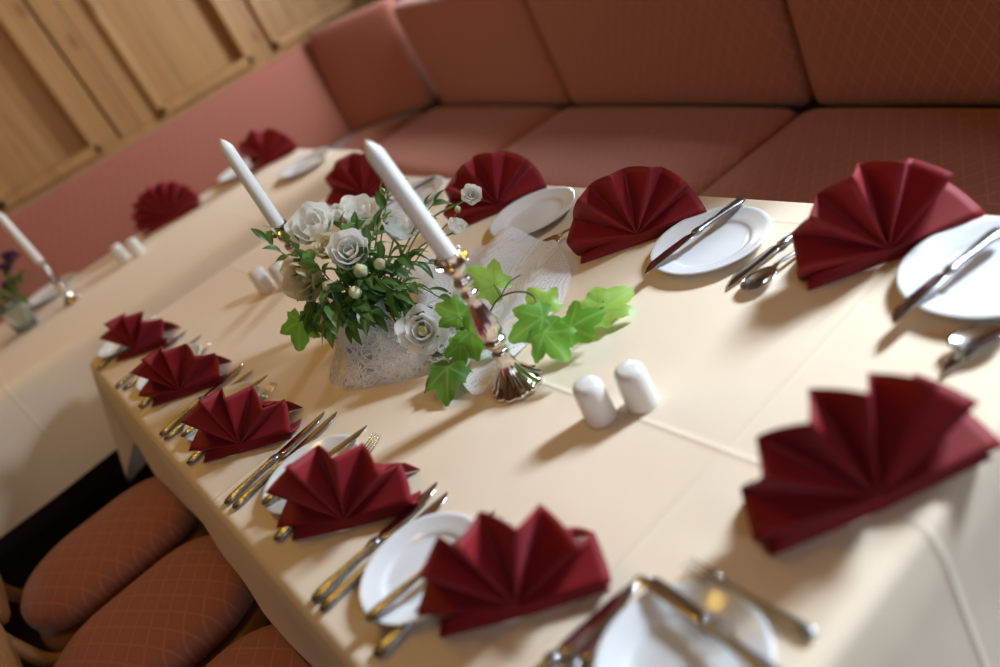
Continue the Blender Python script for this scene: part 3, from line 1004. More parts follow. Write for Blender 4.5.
# ------------------------------------------------------------------ candlesticks
def make_stick(label, H=0.225):
    t = thing('candlestick', label, 'candlestick', group='silver candlesticks')
    k = H / 0.225
    def part(name, prof, seg=36, rib=0, amp=0.0):
        bm = bmesh.new()
        vs_ = lathe(bm, [(r, z * k) for r, z in prof], seg)
        if rib:
            for v in vs_:
                r = sqrt(v.co.x ** 2 + v.co.y ** 2)
                if r > 1e-4:
                    a = atan2(v.co.y, v.co.x)
                    s = 1 + amp * cos(rib * a)
                    v.co.x *= s; v.co.y *= s
        obj(name, bm, M_STICK, t)
    part('foot', [(0, 0), (0.037, 0), (0.0385, 0.003), (0.0375, 0.007), (0.034, 0.010), (0.030, 0.013), (0.026, 0.020), (0.018, 0.029), (0.014, 0.040), (0.0105, 0.054), (0.0125, 0.058), (0.013, 0.062), (0.0095, 0.066)], 72, 12, 0.045)
    part('stem', [(0.0085, 0.064), (0.010, 0.070), (0.015, 0.077), (0.0165, 0.082), (0.013, 0.086), (0.0105, 0.088), (0.017, 0.094), (0.0175, 0.100), (0.015, 0.118), (0.0105, 0.140), (0.008, 0.152), (0.0105, 0.156), (0.013, 0.160), (0.0105, 0.164), (0.0075, 0.168), (0.0115, 0.174), (0.0135, 0.179), (0.0115, 0.184), (0.008, 0.188), (0.010, 0.192)], 48, 8, 0.03)
    part('cup', [(0.009, 0.190), (0.013, 0.195), (0.0155, 0.203), (0.014, 0.209), (0.0145, 0.213), (0.016, 0.222), (0.0165, 0.225), (0.0140, 0.225), (0.0135, 0.215), (0, 0.213)], 40, 8, 0.03)
    bm = bmesh.new()
    vs_ = lathe(bm, [(0.0158, 0.205 * k), (0.019, 0.2065 * k), (0.0220, 0.209 * k), (0.0232, 0.211 * k), (0.0218, 0.2103 * k), (0.0185, 0.208 * k), (0.0158, 0.2065 * k)], 64)
    for v in vs_:
        a = atan2(v.co.y, v.co.x); r = sqrt(v.co.x ** 2 + v.co.y ** 2)
        f = max(0, (r - 0.018) / 0.01)
        s = 1 + 0.20 * f * cos(5 * a); v.co.x *= s; v.co.y *= s
        v.co.z += 0.003 * f * cos(5 * a)
    obj('drip_pan', bm, M_STICK, t)
    return t
st = make_stick('tall silver candlestick beside the ivy, in the middle of the table')
st.matrix_basis = place((0.408, 0.889, ZT))
dup(st, place((0.394, 1.447, ZT), 0.3), 'silver candlestick half hidden behind the left of the bouquet')
dup(st, place((0.088, 2.87, ZT), 0.7) @ Matrix.Scale(0.72, 4), 'blurred candlestick on the far table at the left edge of the photo')

def candle(b, tip, r, label):
    b, tip = Vector(b), Vector(tip)
    t = thing('candle', label, 'candle', b, 0, 'white taper candles')
    L = (tip - b).length
    mm = align(tip - b, b)
    bm = bmesh.new()
    lathe(bm, [(0, 0), (r * 0.93, 0), (r, 0.004), (r * 0.97, L * 0.5), (r * 0.93, L * 0.885), (r * 0.86, L * 0.915), (r * 0.48, L * 0.968), (r * 0.22, L * 0.992), (0, L * 0.996)], 32, mm)
    obj('wax', bm, M_CANDLE, t)
    bm = bmesh.new()
    tube(bm, [mm @ Vector((0, 0, L * 0.985)), mm @ Vector((0, 0.0004, L * 0.997)), mm @ Vector((0.0006, 0, L * 1.01))], 0.0011, 6)
    obj('wick', bm, M_WICK, t)
candle((0.408, 0.889, 0.963), (0.387, 0.899, 1.147), 0.0125, 'white candle in the tall candlestick beside the ivy')
candle((0.394, 1.447, 0.963), (0.393, 1.459, 1.147), 0.0125, 'white candle rising behind the left of the bouquet')
candle((0.088, 2.87, 0.903), (0.082, 2.88, 1.09), 0.0125, 'blurred white candle at the left edge before the panelling')

# ------------------------------------------------------------------ vase and web fleece
VC = Vector((0.372, 1.235, ZT))
bm = bmesh.new()
lathe(bm, [(0, 0), (0.046, 0), (0.050, 0.003), (0.056, 0.03), (0.060, 0.065), (0.062, 0.098), (0.0635, 0.104), (0.061, 0.105), (0.058, 0.098), (0.052, 0.03), (0.046, 0.008), (0, 0.007)], 44, Matrix.Translation(VC))
tag(obj('flower_pot', bm, M_VASE), 'pale pot in the white web wrap, holding the bouquet', 'vase')

def sheet(fn, nu, nv):
    bm = bmesh.new()
    g = [[bm.verts.new(fn(i / nu, j / nv)) for j in range(nv + 1)] for i in range(nu + 1)]
    for a, b in zip(g, g[1:]):
        for j in range(nv):
            bm.faces.new((a[j], b[j], b[j + 1], a[j + 1]))
    return bm
def poly(pts, t):
    P = [Vector(p) for p in pts]
    x = t * (len(P) - 1)
    i = min(int(x), len(P) - 2)
    f = x - i
    a, b, c, d = P[max(i - 1, 0)], P[i], P[i + 1], P[min(i + 2, len(P) - 1)]
    return 0.5 * ((2 * b) + (c - a) * f + (2 * a - 5 * b + 4 * c - d) * f * f + (3 * b - a - 3 * c + d) * f ** 3)
W_BOT = [(0.335, 1.335, 0), (0.285, 1.290, 0), (0.272, 1.240, 0), (0.282, 1.195, 0), (0.312, 1.146, 0), (0.345, 1.098, 0), (0.384, 1.062, 0), (0.435, 1.045, 0), (0.475, 1.065, 0)]
W_TOP = [(0.400, 1.345, 0.075), (0.350, 1.340, 0.086), (0.318, 1.298, 0.090), (0.332, 1.215, 0.080), (0.368, 1.165, 0.078), (0.408, 1.128, 0.083), (0.452, 1.096, 0.084), (0.492, 1.080, 0.080), (0.525, 1.090, 0.068)]
def wrapf(u, v):
    b, t = poly(W_BOT, u), poly(W_TOP, u)
    p = b.lerp(t, v)
    pin = 0.034 * sin(pi * v) * math.exp(-((u - 0.20) / 0.12) ** 2) - 0.012 * sin(pi * v) * math.exp(-((u - 0.6) / 0.2) ** 2)
    inward = (Vector((VC.x + 0.02, VC.y - 0.02, 0)) - Vector((p.x, p.y, 0))).normalized()
    p = p + inward * (pin + 0.003 * sin(19 * u + 4 * v) * v)
    return Vector((p.x, p.y, ZT + 0.002 + p.z + 0.004 * v * sin(15 * u)))
rw = random.Random(21)
bm = bmesh.new()
def web(u, v, ang, curv, n_, step, rad_):
    pts = []
    for i in range(n_):
        if not (0 <= u <= 1 and 0 <= v <= 1):
            break
        p = wrapf(u, v)
        pts.append(p + (Vector((p.x, p.y, 0)) - Vector((VC.x, VC.y, 0))).normalized() * rw.uniform(0, 0.0012))
        u += cos(ang) * step * 0.28
        v += sin(ang) * step
        ang += curv
    if len(pts) > 3:
        tube(bm, pts, rad_, 4)
for k in range(520):
    web(rw.random(), rw.random(), rw.uniform(0, 2 * pi), rw.uniform(-0.55, 0.55), rw.randint(8, 18), 0.065, rw.uniform(0.0007, 0.00115))
for v0 in (0.004, 0.996):                      # firmer selvedges
    tube(bm, [wrapf(i / 80, v0) for i in range(81)], 0.0009, 5)
o = obj('web_fleece', bm, M_STRAND)
tag(o, 'white openwork web fleece wrapped round the flower pot', 'fleece')
S_BACK = [(0.560, 1.430, 0), (0.640, 1.330, 0), (0.688, 1.230, 0), (0.705, 1.140, 0), (0.655, 1.030, 0), (0.575, 0.965, 0)]
S_FRONT = [(0.470, 1.240, 0), (0.440, 1.140, 0), (0.405, 1.060, 0), (0.376, 0.995, 0), (0.362, 0.945, 0), (0.372, 0.925, 0)]
def sheetf(u, v):
    b, f = poly(S_BACK, u), poly(S_FRONT, u)
    p = b.lerp(f, v)
    z = 0.004
    z += 0.040 * math.exp(-((u - 0.42 + 0.10 * v) / 0.10) ** 2) * (1 - 0.55 * v)
    z += 0.034 * math.exp(-((u - 0.70) / 0.09) ** 2) * (0.75 - 0.45 * v)
    z += 0.036 * math.exp(-((u - 0.12) / 0.12) ** 2) * (0.5 + 0.5 * v)
    z += 0.026 * math.exp(-((u - 0.86) / 0.10) ** 2) * sin(pi * min(1, v * 1.1)) * v
    z += 0.004 * (1 + sin(21 * u + 6 * v)) * (0.3 + sin(pi * v))
    return Vector((p.x, p.y, ZT + max(z, 0.003)))
o = obj('web_fleece', sheet(sheetf, 90, 50), M_NETD, None, True)
tag(o, 'white lace-like mesh rumpled on the cloth behind the tall candlestick', 'fleece')

# ------------------------------------------------------------------ flowers
def petal(bm, a0, w, R, H, flare, curl, seed, base_r=0.15, nu=14, nv=10, ruffle=0.05):
    rnd = random.Random(seed)
    ph = rnd.uniform(0, 6)
    g = []
    for i in range(nu + 1):
        u = -1 + 2 * i / nu
        col = []
        for j in range(nv + 1):
            v = j / nv
            wid = w * (0.45 + 0.75 * sin(pi * min(v * 0.62 + 0.12, 1)))
            a = a0 + u * wid
            top = 1 - 0.42 * abs(u) ** 3
            vv = v * top
            r = R * (base_r + (1 - base_r) * sin(vv * pi / 2) ** 0.8) + flare * vv ** 3 - curl * vv ** 4
            r *= 1 + ruffle * vv ** 2 * sin(3.1 * u * 2 + ph)
            z = H * (vv - 0.10 * max(0, flare / max(R, 1e-5)) * vv ** 4) + H * ruffle * 0.8 * vv ** 2 * sin(5 * u + ph * 2)
            r2 = r - 0.10 * R * (1 - abs(u)) * 0
            col.append(bm.verts.new((r2 * cos(a), r2 * sin(a), z)))
        g.append(col)
    for a, b in zip(g, g[1:]):
        for j in range(nv):
            bm.faces.new((a[j], b[j], b[j + 1], a[j + 1]))

def bloom_bm(R, seed, openness=0.6):
    rnd = random.Random(seed)
    bm = bmesh.new()
    layers = [(0.30, 3, 0.90, -0.04), (0.56, 3, 1.0, -0.02), (0.82, 4, 1.0, 0.04), (0.98, 4, 0.86, 0.26)]
    a = rnd.uniform(0, 6)
    for i, (fr, n_, hh, fl) in enumerate(layers):
        for k in range(n_):
            petal(bm, a + 2 * pi * k / n_ + rnd.uniform(-0.15, 0.15), pi / n_ * 1.25, R * fr, R * 1.35 * hh * rnd.uniform(0.93, 1.05), R * fl * openness * rnd.uniform(0.8, 1.3), R * 0.10 * (1 - fl), seed * 31 + i * 7 + k, ruffle=0.03 + 0.035 * i / 3)
        a += 0.7
    return bm

def flower(pos, facing, R, seed, root, label, mt=None, openness=0.6, name='white_lisianthus', centre=False, bend=None):
    pos = Vector(pos)
    f = Vector(facing).normalized()
    root = Vector(root)
    t = thing(name, label, 'flower', root, 0, 'white bouquet flowers')
    base = pos - f * R * 0.7
    mm = align(f, base, seed * 1.3)
    bm = bloom_bm(R, seed, openness); bmesh.ops.transform(bm, matrix=mm, verts=bm.verts)
    obj('petals', bm, mt or M_PETAL, t)
    if centre:
        bm = bmesh.new(); bmesh.ops.create_uvsphere(bm, u_segments=12, v_segments=8, radius=R * 0.22)
        bmesh.ops.transform(bm, matrix=align(f, base + f * R * 0.9), verts=bm.verts)
        obj('stamens', bm, M_YEL, t)
    bm = bmesh.new()
    lathe(bm, [(0.0016, -0.004), (R * 0.22, 0.0), (R * 0.36, R * 0.16), (R * 0.40, R * 0.34), (R * 0.37, R * 0.36), (0.002, R * 0.10)], 14, mm)
    for k in range(5):                         # pointed sepals
        petal_bm = bm
        a = 2 * pi * k / 5
        pts = []
        for i in range(5):
            v = i / 4
            w = R * 0.13 * (1 - v) ** 0.7
            r = R * (0.30 + 0.55 * v); z = R * (0.10 + 0.55 * v)
            pts.append((mm @ Vector((r * cos(a) - w * sin(a), r * sin(a) + w * cos(a), z)), mm @ Vector((r * cos(a) + w * sin(a), r * sin(a) - w * cos(a), z))))
        vv = [(bm.verts.new(p), bm.verts.new(q)) for p, q in pts]
        for (p, q), (r_, s_) in zip(vv, vv[1:]):
            bm.faces.new((p, q, s_, r_))
    obj('calyx', bm, M_CALYX, t)
    bm = bmesh.new()
    mid = (root + base) / 2 - f * 0.012 if bend is None else Vector(bend)
    tube(bm, bez([root, mid, base], 8), 0.0017, 7)
    obj('stem', bm, M_STEM, t)

RT = lambda dx=0, dy=0: (VC.x + dx, VC.y + dy, ZT + 0.06)
cdir = Vector((-0.36, -0.80, 0.55))            # roughly towards the camera
flower((0.412, 1.330, 0.968), (-0.25, -0.45, 0.8), 0.040, 1, RT(.01, .03), 'large white bloom at the top left of the bouquet')
flower((0.500, 1.335, 0.938), (0.25, -0.35, 0.85), 0.037, 2, RT(.02, .03), 'large white bloom at the top right of the bouquet')
flower((0.518, 1.262, 0.903), (0.45, -0.55, 0.65), 0.032, 3, RT(.03, .01), 'white bloom on the right side of the bouquet beside the tall candle')
flower((0.408, 1.222, 0.936), (-0.20, -0.75, 0.60), 0.034, 4, RT(0, -.01), 'cup-shaped white bloom at the front centre of the bouquet', openness=0.25)
flower((0.396, 1.270, 0.945), (-0.25, -0.6, 0.7), 0.024, 5, RT(-.01, .01), 'small half-open greenish bloom left of the centre cup', M_PETALC, 0.3)
flower((0.345, 1.300, 0.915), (-0.75, -0.50, 0.30), 0.040, 6, RT(-.03, .02), 'cream bloom in shade low on the left of the bouquet', M_PETALC, 0.35)
flower((0.478, 1.365, 0.950), (0.0, -0.1, 1), 0.024, 7, RT(.01, .04), 'small white bloom between the two large top ones', openness=0.4)
flower((0.633, 1.183, 0.902), (-0.30, -0.80, 0.52), 0.017, 8, RT(.04, 0), 'small round white blossom on a long stem before the burgundy fan', openness=0.5, bend=(0.535, 1.215, 0.895))
flower((0.566, 1.155, 0.884), (0.35, -0.55, 0.70), 0.0165, 9, RT(.04, -.01), 'small white blossom right of the tall candle', openness=0.5, bend=(0.50, 1.20, 0.875))
flower((0.396, 1.080, 0.812), (-0.30, -0.75, 0.60), 0.032, 10, RT(.02, -.03), 'open white bloom with yellow centre hanging low in front', openness=1.2, centre=True, bend=(0.415, 1.145, 0.875))

def bud(pos, facing, R, seed, root, label, mt=None):
    pos = Vector(pos); f = Vector(facing).normalized(); root = Vector(root)
    t = thing('flower_bud', label, 'bud', root, 0, 'green-white buds in the bouquet')
    base = pos - f * R
    mm = align(f, base, seed)
    bm = bmesh.new()
    vs_ = lathe(bm, [(0, 0), (R * 0.55, R * 0.25), (R * 0.86, R * 0.8), (R * 0.82, R * 1.35), (R * 0.5, R * 1.9), (0, R * 2.15)], 24)
    for v in vs_:
        a = atan2(v.co.y, v.co.x) + v.co.z / R * 0.8
        s = 1 + 0.10 * cos(4 * a); v.co.x *= s; v.co.y *= s
    bmesh.ops.transform(bm, matrix=mm, verts=bm.verts)
    obj('petals', bm, mt or M_BUD, t)
    bm = bmesh.new()
    lathe(bm, [(0.0012, -0.003), (R * 0.6, R * 0.15), (R * 0.95, R * 0.6), (R * 0.96, R * 0.85), (R * 0.8, R * 0.6), (0.001, R * 0.2)], 14, mm)
    obj('calyx', bm, M_CALYX, t)
    bm = bmesh.new()
    tube(bm, bez([root, (root + base) / 2 + Vector((0, 0, 0.01)), base], 7), 0.0013, 6)
    obj('stem', bm, M_STEM, t)
bud((0.392, 1.176, 0.915), (-.2, -.75, .6), 0.0125, 1, RT(.01, -.02), 'round green-white bud right of the bouquet centre')
bud((0.361, 1.160, 0.898), (-.3, -.8, .45), 0.0110, 2, RT(-.01, -.02), 'green-white bud at the lower front of the bouquet')
bud((0.345, 1.215, 0.910), (-.6, -.7, .3), 0.0120, 3, RT(-.02, 0), 'pinkish bud left of the lower front bud', M_PETALC)
bud((0.425, 1.175, 0.905), (.2, -.8, .6), 0.0105, 4, RT(.02, -.01), 'slim bud right of the cup-shaped bloom', M_PETALC)
bud((0.415, 1.300, 0.945), (0, -.5, .9), 0.013, 5, RT(0, .02), 'round green bud between the top left blooms', M_CALYX)
bud((0.555, 1.250, 0.892), (.6, -.5, .5), 0.011, 6, RT(.04, .01), 'pale bud right of the right-hand bloom')
bud((0.602, 1.192, 0.893), (-.1, -.4, .9), 0.006, 7, RT(.045, .0), 'tiny bud on the long stem beside the round blossom')

# ------------------------------------------------------------------ leaves
def lance(bm, base, direction, length, width, seed, droop=0.3, vein_l=None):
    rnd = random.Random(seed)
    d = Vector(direction).normalized()
    upv = Vector((0, 0, 1)) + Vector((rnd.uniform(-.6, .6), rnd.uniform(-.6, .6), 0))
    side = d.cross(upv).normalized()
    nrm = side.cross(d).normalized()
    nseg = 9
    rows = []
    for i in range(nseg + 1):
        t = i / nseg
        w = width * (sin(pi * t ** 0.8) ** 0.85) * (1 - 0.15 * t) if 0 < t < 1 else 0.0002
        c = Vector(base) + d * length * t - Vector((0, 0, 1)) * droop * length * t * t + nrm * 0.08 * length * sin(pi * t)
        row = []
        for s in (-1, -0.5, 0, 0.5, 1):
            p = c + side * w * s + nrm * abs(s) * w * 0.35
            vtx = bm.verts.new(p)
            if vein_l is not None:
                vtx[vein_l] = 1.0 if s == 0 else 0.0
            row.append(vtx)
        rows.append(row)
    for a, b in zip(rows, rows[1:]):
        for k in range(4):
            bm.faces.new((a[k], a[k + 1], b[k + 1], b[k]))

def sprig(path, nl, length, width, seed, label, mt, spread=0.9, tipleaf=True, start=0.35, group='green sprigs in the bouquet'):
    pts = bez(path, 8)
    t = thing('leaf_sprig', label, 'greenery', path[0], 0, group)
    bm = bmesh.new()
    tube(bm, pts, [0.0016 - 0.0008 * i / len(pts) for i in range(len(pts))], 6)
    obj('stem', bm, M_STEM, t)
    rnd = random.Random(seed)
    bm = bmesh.new()
    vl = bm.verts.layers.float.new('vein')
    N = len(pts)
    for k in range(nl):
        f = start + (1 - start) * (k / max(nl - 1, 1))
        i = min(int(f * (N - 1)), N - 2)
        tg = (pts[i + 1] - pts[i]).normalized()
        s = tg.orthogonal().normalized()
        s.rotate(Matrix.Rotation(k * 2.4 + rnd.uniform(-.5, .5), 3, tg))
        dd = tg * (1 - 0.5 * spread + 0.35 * f) + s * spread * (1 - 0.3 * f)
        lance(bm, pts[i], dd, length * 1.12 * rnd.uniform(0.75, 1.15), width * 1.3 * rnd.uniform(0.8, 1.15), seed * 50 + k, rnd.uniform(0.05, 0.4), vl)
    if tipleaf:
        lance(bm, pts[-1], pts[-1] - pts[-2], length, width, seed + 999, 0.1, vl)
    obj('leaves', bm, mt, t)
SPR = [
    ([RT(-.03, .03), (0.35, 1.31, 0.92), (0.338, 1.352, 0.985)], 6, .042, .0068, 'leafy sprig sticking out left toward the far candle', M_LEAF),
    ([RT(-.03, .04), (0.37, 1.33, 0.93), (0.362, 1.372, 0.978)], 5, .040, .0070, 'sprig just behind the far left leaves of the bouquet', M_LEAFL),
    ([RT(.02, .03), (0.51, 1.29, 0.93), (0.565, 1.290, 0.978)], 6, .036, .0065, 'upright sprig with pale tip at the top of the bouquet', M_LEAFL),
    ([RT(.02, .02), (0.50, 1.27, 0.92), (0.552, 1.30, 0.955)], 6, .038, .0068, 'sprig left of the tall candle at the top', M_LEAF),
    ([RT(.03, .01), (0.53, 1.24, 0.89), (0.590, 1.238, 0.910)], 5, .036, .0066, 'sprig behind the tall candle', M_LEAF),
    ([RT(.01, .04), (0.46, 1.35, 0.93), (0.500, 1.392, 0.950)], 5, .036, .0070, 'short sprig at the back of the bouquet', M_LEAF),
    ([RT(.04, -.01), (0.45, 1.17, 0.885), (0.498, 1.135, 0.860)], 7, .036, .0064, 'sprig reaching over the mesh right of the bouquet', M_LEAF),
    ([RT(.03, -.03), (0.43, 1.13, 0.870), (0.455, 1.070, 0.825)], 7, .034, .0062, 'drooping sprig above the open yellow-centred bloom', M_LEAF),
    ([RT(.03, -.02), (0.43, 1.19, 0.90), (0.462, 1.150, 0.900)], 7, .040, .0066, 'sprig with narrow leaves right of the centre cup', M_LEAF),
    ([RT(.01, -.03), (0.395, 1.165, 0.90), (0.404, 1.118, 0.875)], 7, .038, .0068, 'dark sprig hanging at the front of the bouquet', M_LEAF),
    ([RT(-.02, -.01), (0.36, 1.24, 0.91), (0.352, 1.255, 0.950)], 6, .034, .0080, 'broad leaved sprig left of the centre cup', M_LEAFL),
    ([RT(0, 0), (0.40, 1.25, 0.92), (0.425, 1.255, 0.955)], 6, .040, .0075, 'sprig between the cup bloom and the top right bloom', M_LEAFL),
    ([RT(.02, .0), (0.44, 1.23, 0.91), (0.480, 1.245, 0.935)], 7, .042, .0075, 'long leaved sprig below the top right bloom', M_LEAF),
    ([RT(-.01, -.03), (0.36, 1.18, 0.875), (0.355, 1.150, 0.870)], 6, .036, .0085, 'dark leaves filling the front above the pot rim', M_LEAF),
    ([RT(-.03, 0), (0.335, 1.235, 0.875), (0.318, 1.225, 0.865)], 6, .034, .0090, 'dark leaves over the left pot rim', M_LEAF),
    ([RT(-.03, .03), (0.335, 1.29, 0.87), (0.315, 1.30, 0.850)], 5, .036, .0095, 'olive leaves below the shaded cream bloom', M_LEAFL),
    ([RT(.03, -.03), (0.42, 1.14, 0.855), (0.41, 1.105, 0.835)], 5, .032, .0075, 'grey-green leaves hanging over the web rim', M_LEAF),
    ([RT(.02, .02), (0.44, 1.28, 0.905), (0.46, 1.29, 0.935)], 6, .036, .0075, 'leaves in the middle between the top blooms', M_LEAF),
]
for i, (p, nl, L_, w_, lb, mt_) in enumerate(SPR):
    sprig([Vector(q) for q in p], nl, L_, w_, 100 + i, lb, mt_)

rs = random.Random(5)
ring = [(-150, .070, .862, 'over the shaded left rim'), (-120, .074, .852, 'hanging at the left front rim'), (-95, .078, .850, 'hanging at the front rim'), (-70, .080, .852, 'hanging at the right front rim'),
        (-45, .084, .856, 'over the rim beside the low bloom'), (-20, .082, .872, 'over the right rim toward the candlestick'), (10, .076, .885, 'at the right rim before the lace'), (60, .072, .89, 'at the back right rim'), (120, .074, .885, 'at the back left rim'),
        (-135, .052, .885, 'low under the shaded cream bloom'), (-80, .056, .895, 'below the front bud'), (-30, .060, .90, 'below the right-hand bloom'), (-105, .060, .873, 'between the front bud and the rim'), (-60, .062, .876, 'right of the front bud near the rim')]
for i, (ad, rr_, zz, wh) in enumerate(ring):
    a = radians(ad)
    e = Vector((VC.x + rr_ * cos(a), VC.y + rr_ * sin(a), zz))
    mid = Vector((VC.x + rr_ * 0.62 * cos(a), VC.y + rr_ * 0.62 * sin(a), zz + 0.022))
    sprig([Vector(RT(0.02 * cos(a), 0.02 * sin(a))), mid, e], 7, .036, .0085, 400 + i, 'dark green leafy sprig ' + wh, M_LEAF if i % 4 else M_LEAFL, start=0.3)

# thin looped trailing stem with small leaves round the low bloom
t = thing('trailing_sprig', 'thin looped trailing stem circling the low open bloom', 'greenery', (0.40, 1.17, 0.86))
loop = bez([(0.40, 1.17, 0.86), (0.385, 1.135, 0.835), (0.375, 1.10, 0.80), (0.385, 1.07, 0.775), (0.412, 1.045, 0.775), (0.438, 1.035, 0.80), (0.440, 1.055, 0.822)], 8)
bm = bmesh.new(); tube(bm, loop, 0.0013, 6); obj('stem', bm, M_IVYSTEM, t)
bm = bmesh.new(); vl = bm.verts.layers.float.new('vein')
for k, i in enumerate((6, 12, 17, 24, 33, 38, 42, 47)):
    tg = (loop[min(i + 1, len(loop) - 1)] - loop[i - 1]).normalized()
    lance(bm, loop[i], tg + Vector((random.Random(k).uniform(-.5, .5), random.Random(k + 9).uniform(-.5, .5), 0.5)), 0.026, 0.0055, 700 + k, 0.2, vl)
obj('leaves', bm, M_LEAF, t)

# ivy
def ivy_leaf(bm, vl, base, direction, normal, size, seed, cup=0.25):
    """five lobed leaf; base is where the petiole joins; direction to the tip"""
    rnd = random.Random(seed)
    d = Vector(direction).normalized()
    nr = Vector(normal)
    nr = (nr - d * nr.dot(d)).normalized()
    sd = d.cross(nr).normalized()
    lobes = [(0, 1.0), (52, 0.80), (-52, 0.80), (112, 0.52), (-112, 0.52)]
    NA, NR = 80, 8
    ctr = Vector(base)
    wob = [rnd.uniform(-1, 1) for _ in range(6)]
    def rad(a):
        r = 0.42
        for la, lr in lobes:
            dd = (a - la + 180) % 360 - 180
            w = 36 if la == 0 else 32
            x = abs(dd) / w
            r = max(r, 0.50 * lr + 0.50 * lr * max(0, 1 - x) ** 0.9 if x < 1 else 0)
        if abs(a) > 150:
            r *= 0.25 + 0.75 * (180 - abs(a)) / 30
        r *= 1 + 0.03 * sin(radians(a) * 23 + wob[0] * 3)
        return r
    c0 = bm.verts.new(ctr)
    c0[vl] = 1.0
    prev = None
    first = None
    for i in range(NA):
        a = -180 + 360 * i / NA
        ra = rad(a) * size
        col = []
        for j in range(1, NR + 1):
            f = j / NR
            x = ra * f * cos(radians(a)); y = ra * f * sin(radians(a))
            z = -cup * size * ((x / size - 0.25) ** 2 * 0.9 + (y / size) ** 2 * 0.9)
            z += 0.05 * size * sin(7 * x / size + wob[1] * 3) * abs(y / size) * 2 + 0.04 * size * sin(9 * y / size + wob[2] * 3) * f
            p = ctr + d * x + sd * y + nr * z
            vtx = bm.verts.new(p)
            vn = 0.0
            for la, lr in lobes:
                dl = abs(ra * f * sin(radians(a - la)))
                if abs((a - la + 180) % 360 - 180) < 60:
                    vn = max(vn, math.exp(-(dl / (0.028 * size)) ** 2))
            vtx[vl] = vn
            col.append(vtx)
        if prev:
            bm.faces.new((c0, prev[0], col[0]))
            for j in range(NR - 1):
                bm.faces.new((prev[j], prev[j + 1], col[j + 1], col[j]))
        else:
            first = col
        prev = col
    bm.faces.new((c0, prev[0], first[0]))
    for j in range(NR - 1):
        bm.faces.new((prev[j], prev[j + 1], first[j + 1], first[j]))

iv = thing('ivy_vine', 'bright green ivy trailing from the bouquet past the candlestick', 'ivy', (0.43, 1.10, ZT + 0.03))
vine = bez([(0.43, 1.14, 0.83), (0.455, 1.06, 0.80), (0.45, 1.00, 0.800), (0.487, 0.970, 0.832), (0.500, 0.905, 0.838), (0.470, 0.862, 0.800), (0.510, 0.845, 0.785), (0.545, 0.850, 0.775), (0.575, 0.860, 0.780)], 8)
bm = bmesh.new(); tube(bm, vine, 0.0014, 6)
for a, b in (((0.487, 0.970, 0.832), (0.512, 1.020, 0.828)), ((0.487, 0.970, 0.832), (0.53, 0.965, 0.842)), ((0.45, 1.00, 0.80), (0.40, 1.005, 0.785)), ((0.455, 1.06, 0.80), (0.437, 1.02, 0.822)), ((0.470, 0.862, 0.800), (0.452, 0.872, 0.815))):
    tube(bm, bez([a, (Vector(a) + Vector(b)) / 2 + Vector((0, 0, 0.006)), b], 5), 0.001, 6)
obj('stem', bm, M_IVYSTEM, iv)
CR = Vector((0.904, -0.427, 0))                # handy axes: to the right as seen over the table
CF = Vector((0.43, 0.90, 0))
LV = [
    # base, direction, normal, size, material
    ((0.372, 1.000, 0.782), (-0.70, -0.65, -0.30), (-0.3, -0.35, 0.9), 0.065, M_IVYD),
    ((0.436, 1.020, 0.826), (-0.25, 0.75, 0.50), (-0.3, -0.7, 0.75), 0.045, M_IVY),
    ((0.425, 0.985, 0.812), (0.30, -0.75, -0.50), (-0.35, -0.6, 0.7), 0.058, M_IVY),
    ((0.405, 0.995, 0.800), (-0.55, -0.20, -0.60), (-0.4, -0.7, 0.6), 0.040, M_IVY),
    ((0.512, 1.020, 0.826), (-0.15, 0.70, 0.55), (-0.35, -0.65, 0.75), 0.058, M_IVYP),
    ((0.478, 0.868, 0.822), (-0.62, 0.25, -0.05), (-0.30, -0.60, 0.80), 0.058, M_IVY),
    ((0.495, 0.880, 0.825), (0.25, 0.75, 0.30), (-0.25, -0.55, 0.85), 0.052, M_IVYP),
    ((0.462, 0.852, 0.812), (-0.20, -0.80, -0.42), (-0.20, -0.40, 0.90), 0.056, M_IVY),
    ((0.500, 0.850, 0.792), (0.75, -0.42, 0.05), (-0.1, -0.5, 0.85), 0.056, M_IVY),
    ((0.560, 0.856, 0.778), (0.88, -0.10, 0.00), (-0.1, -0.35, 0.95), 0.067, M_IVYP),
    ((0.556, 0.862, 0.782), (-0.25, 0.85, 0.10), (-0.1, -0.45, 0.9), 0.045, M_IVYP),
]
for k, (b, d, nn_, sz, mt_) in enumerate(LV):
    bm = bmesh.new(); vl = bm.verts.layers.float.new('vein')
    ivy_leaf(bm, vl, b, d, nn_, sz, 40 + k)
    obj('leaf', bm, mt_, iv)
iv2 = thing('ivy_sprig', 'ivy leaves hanging out at the left below the bouquet', 'ivy', (0.33, 1.27, ZT + 0.09))
bm = bmesh.new(); tube(bm, bez([(0.345, 1.255, 0.845), (0.318, 1.30, 0.862), (0.300, 1.325, 0.850)], 6), 0.0013, 6); obj('stem', bm, M_IVYSTEM, iv2)
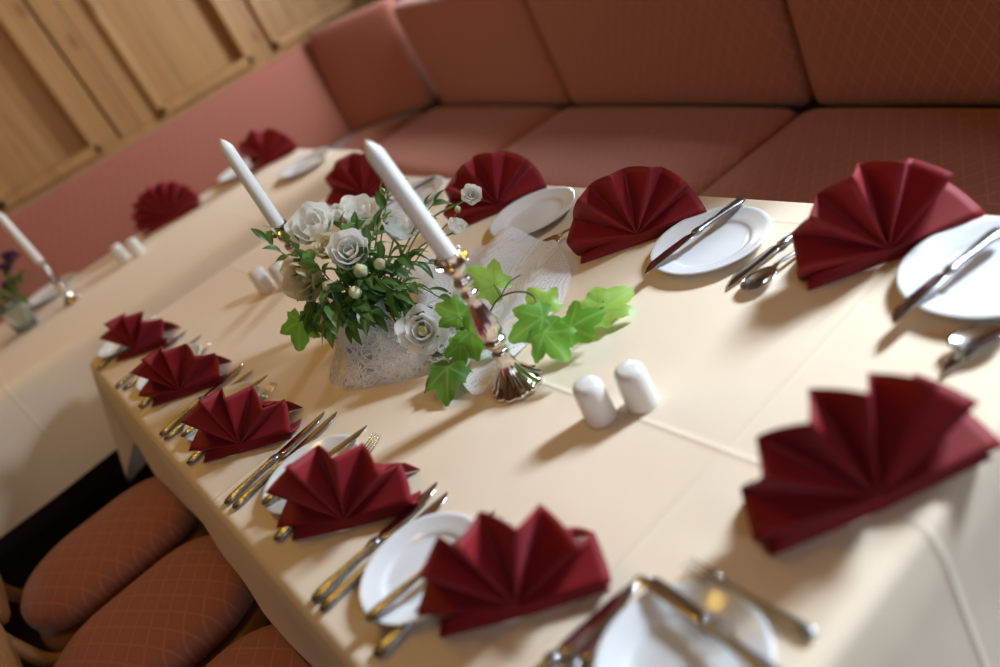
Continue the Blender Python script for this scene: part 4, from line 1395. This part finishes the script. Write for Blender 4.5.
for k, (b, d, nn_, sz, mt_) in enumerate([
    ((0.302, 1.325, 0.850), (-0.55, 0.0, -0.75), (-0.5, -0.75, 0.4), 0.056, M_IVY),
    ((0.318, 1.305, 0.855), (0.10, -0.30, -0.85), (-0.5, -0.75, 0.4), 0.045, M_IVYD)]):
    bm = bmesh.new(); vl = bm.verts.layers.float.new('vein')
    ivy_leaf(bm, vl, b, d, nn_, sz, 80 + k)
    obj('leaf', bm, mt_, iv2)

# ------------------------------------------------------------------ small posy on the far table, left edge
PB = Vector((-0.06, 2.90, ZT))
bm = bmesh.new()
lathe(bm, [(0, 0), (0.030, 0), (0.034, 0.004), (0.040, 0.05), (0.036, 0.075), (0.042, 0.095), (0.040, 0.095), (0.034, 0.075), (0.037, 0.05), (0.031, 0.008), (0, 0.006)], 32, Matrix.Translation(PB))
tag(obj('glass_vase', bm, M_GLASS_), 'small glass vase on the far table at the left edge', 'vase')
for k, (dx, dy, dz) in enumerate([(0.06, 0.06, 0.165), (0.035, 0.055, 0.115), (0.0, 0.03, 0.15), (-0.03, 0.0, 0.14), (0.085, 0.02, 0.19)]):
    r0 = PB + Vector((dx * 0.3, dy * 0.3, 0.02)); p = PB + Vector((dx, dy, dz))
    t = thing('purple_flower', 'dark purple blossom in the glass vase at the left edge', 'flower', r0, 0, 'purple flowers at the left edge')
    bm = bloom_bm(0.024, 60 + k, 1.0); bmesh.ops.transform(bm, matrix=align((dx * 6, dy * 6 - 0.4, 1), p), verts=bm.verts); obj('petals', bm, M_PURPLE, t)
    bm = bmesh.new(); tube(bm, bez([r0, (r0 + p) / 2, p], 5), 0.0016, 6); obj('stem', bm, M_STEM, t)
for k, (dx, dy, dz) in enumerate([(0.085, -0.01, 0.13), (0.03, -0.07, 0.12), (-0.05, -0.05, 0.14), (0.06, 0.05, 0.17)]):
    r0 = PB + Vector((dx * 0.1, dy * 0.1, 0.02))
    sprig([r0, PB + Vector((dx * 0.45, dy * 0.45, 0.105)), PB + Vector((dx, dy, dz))], 5, 0.05, 0.008, 300 + k, 'green sprig in the glass vase at the left edge', M_LEAF, group='sprigs in the glass vase')
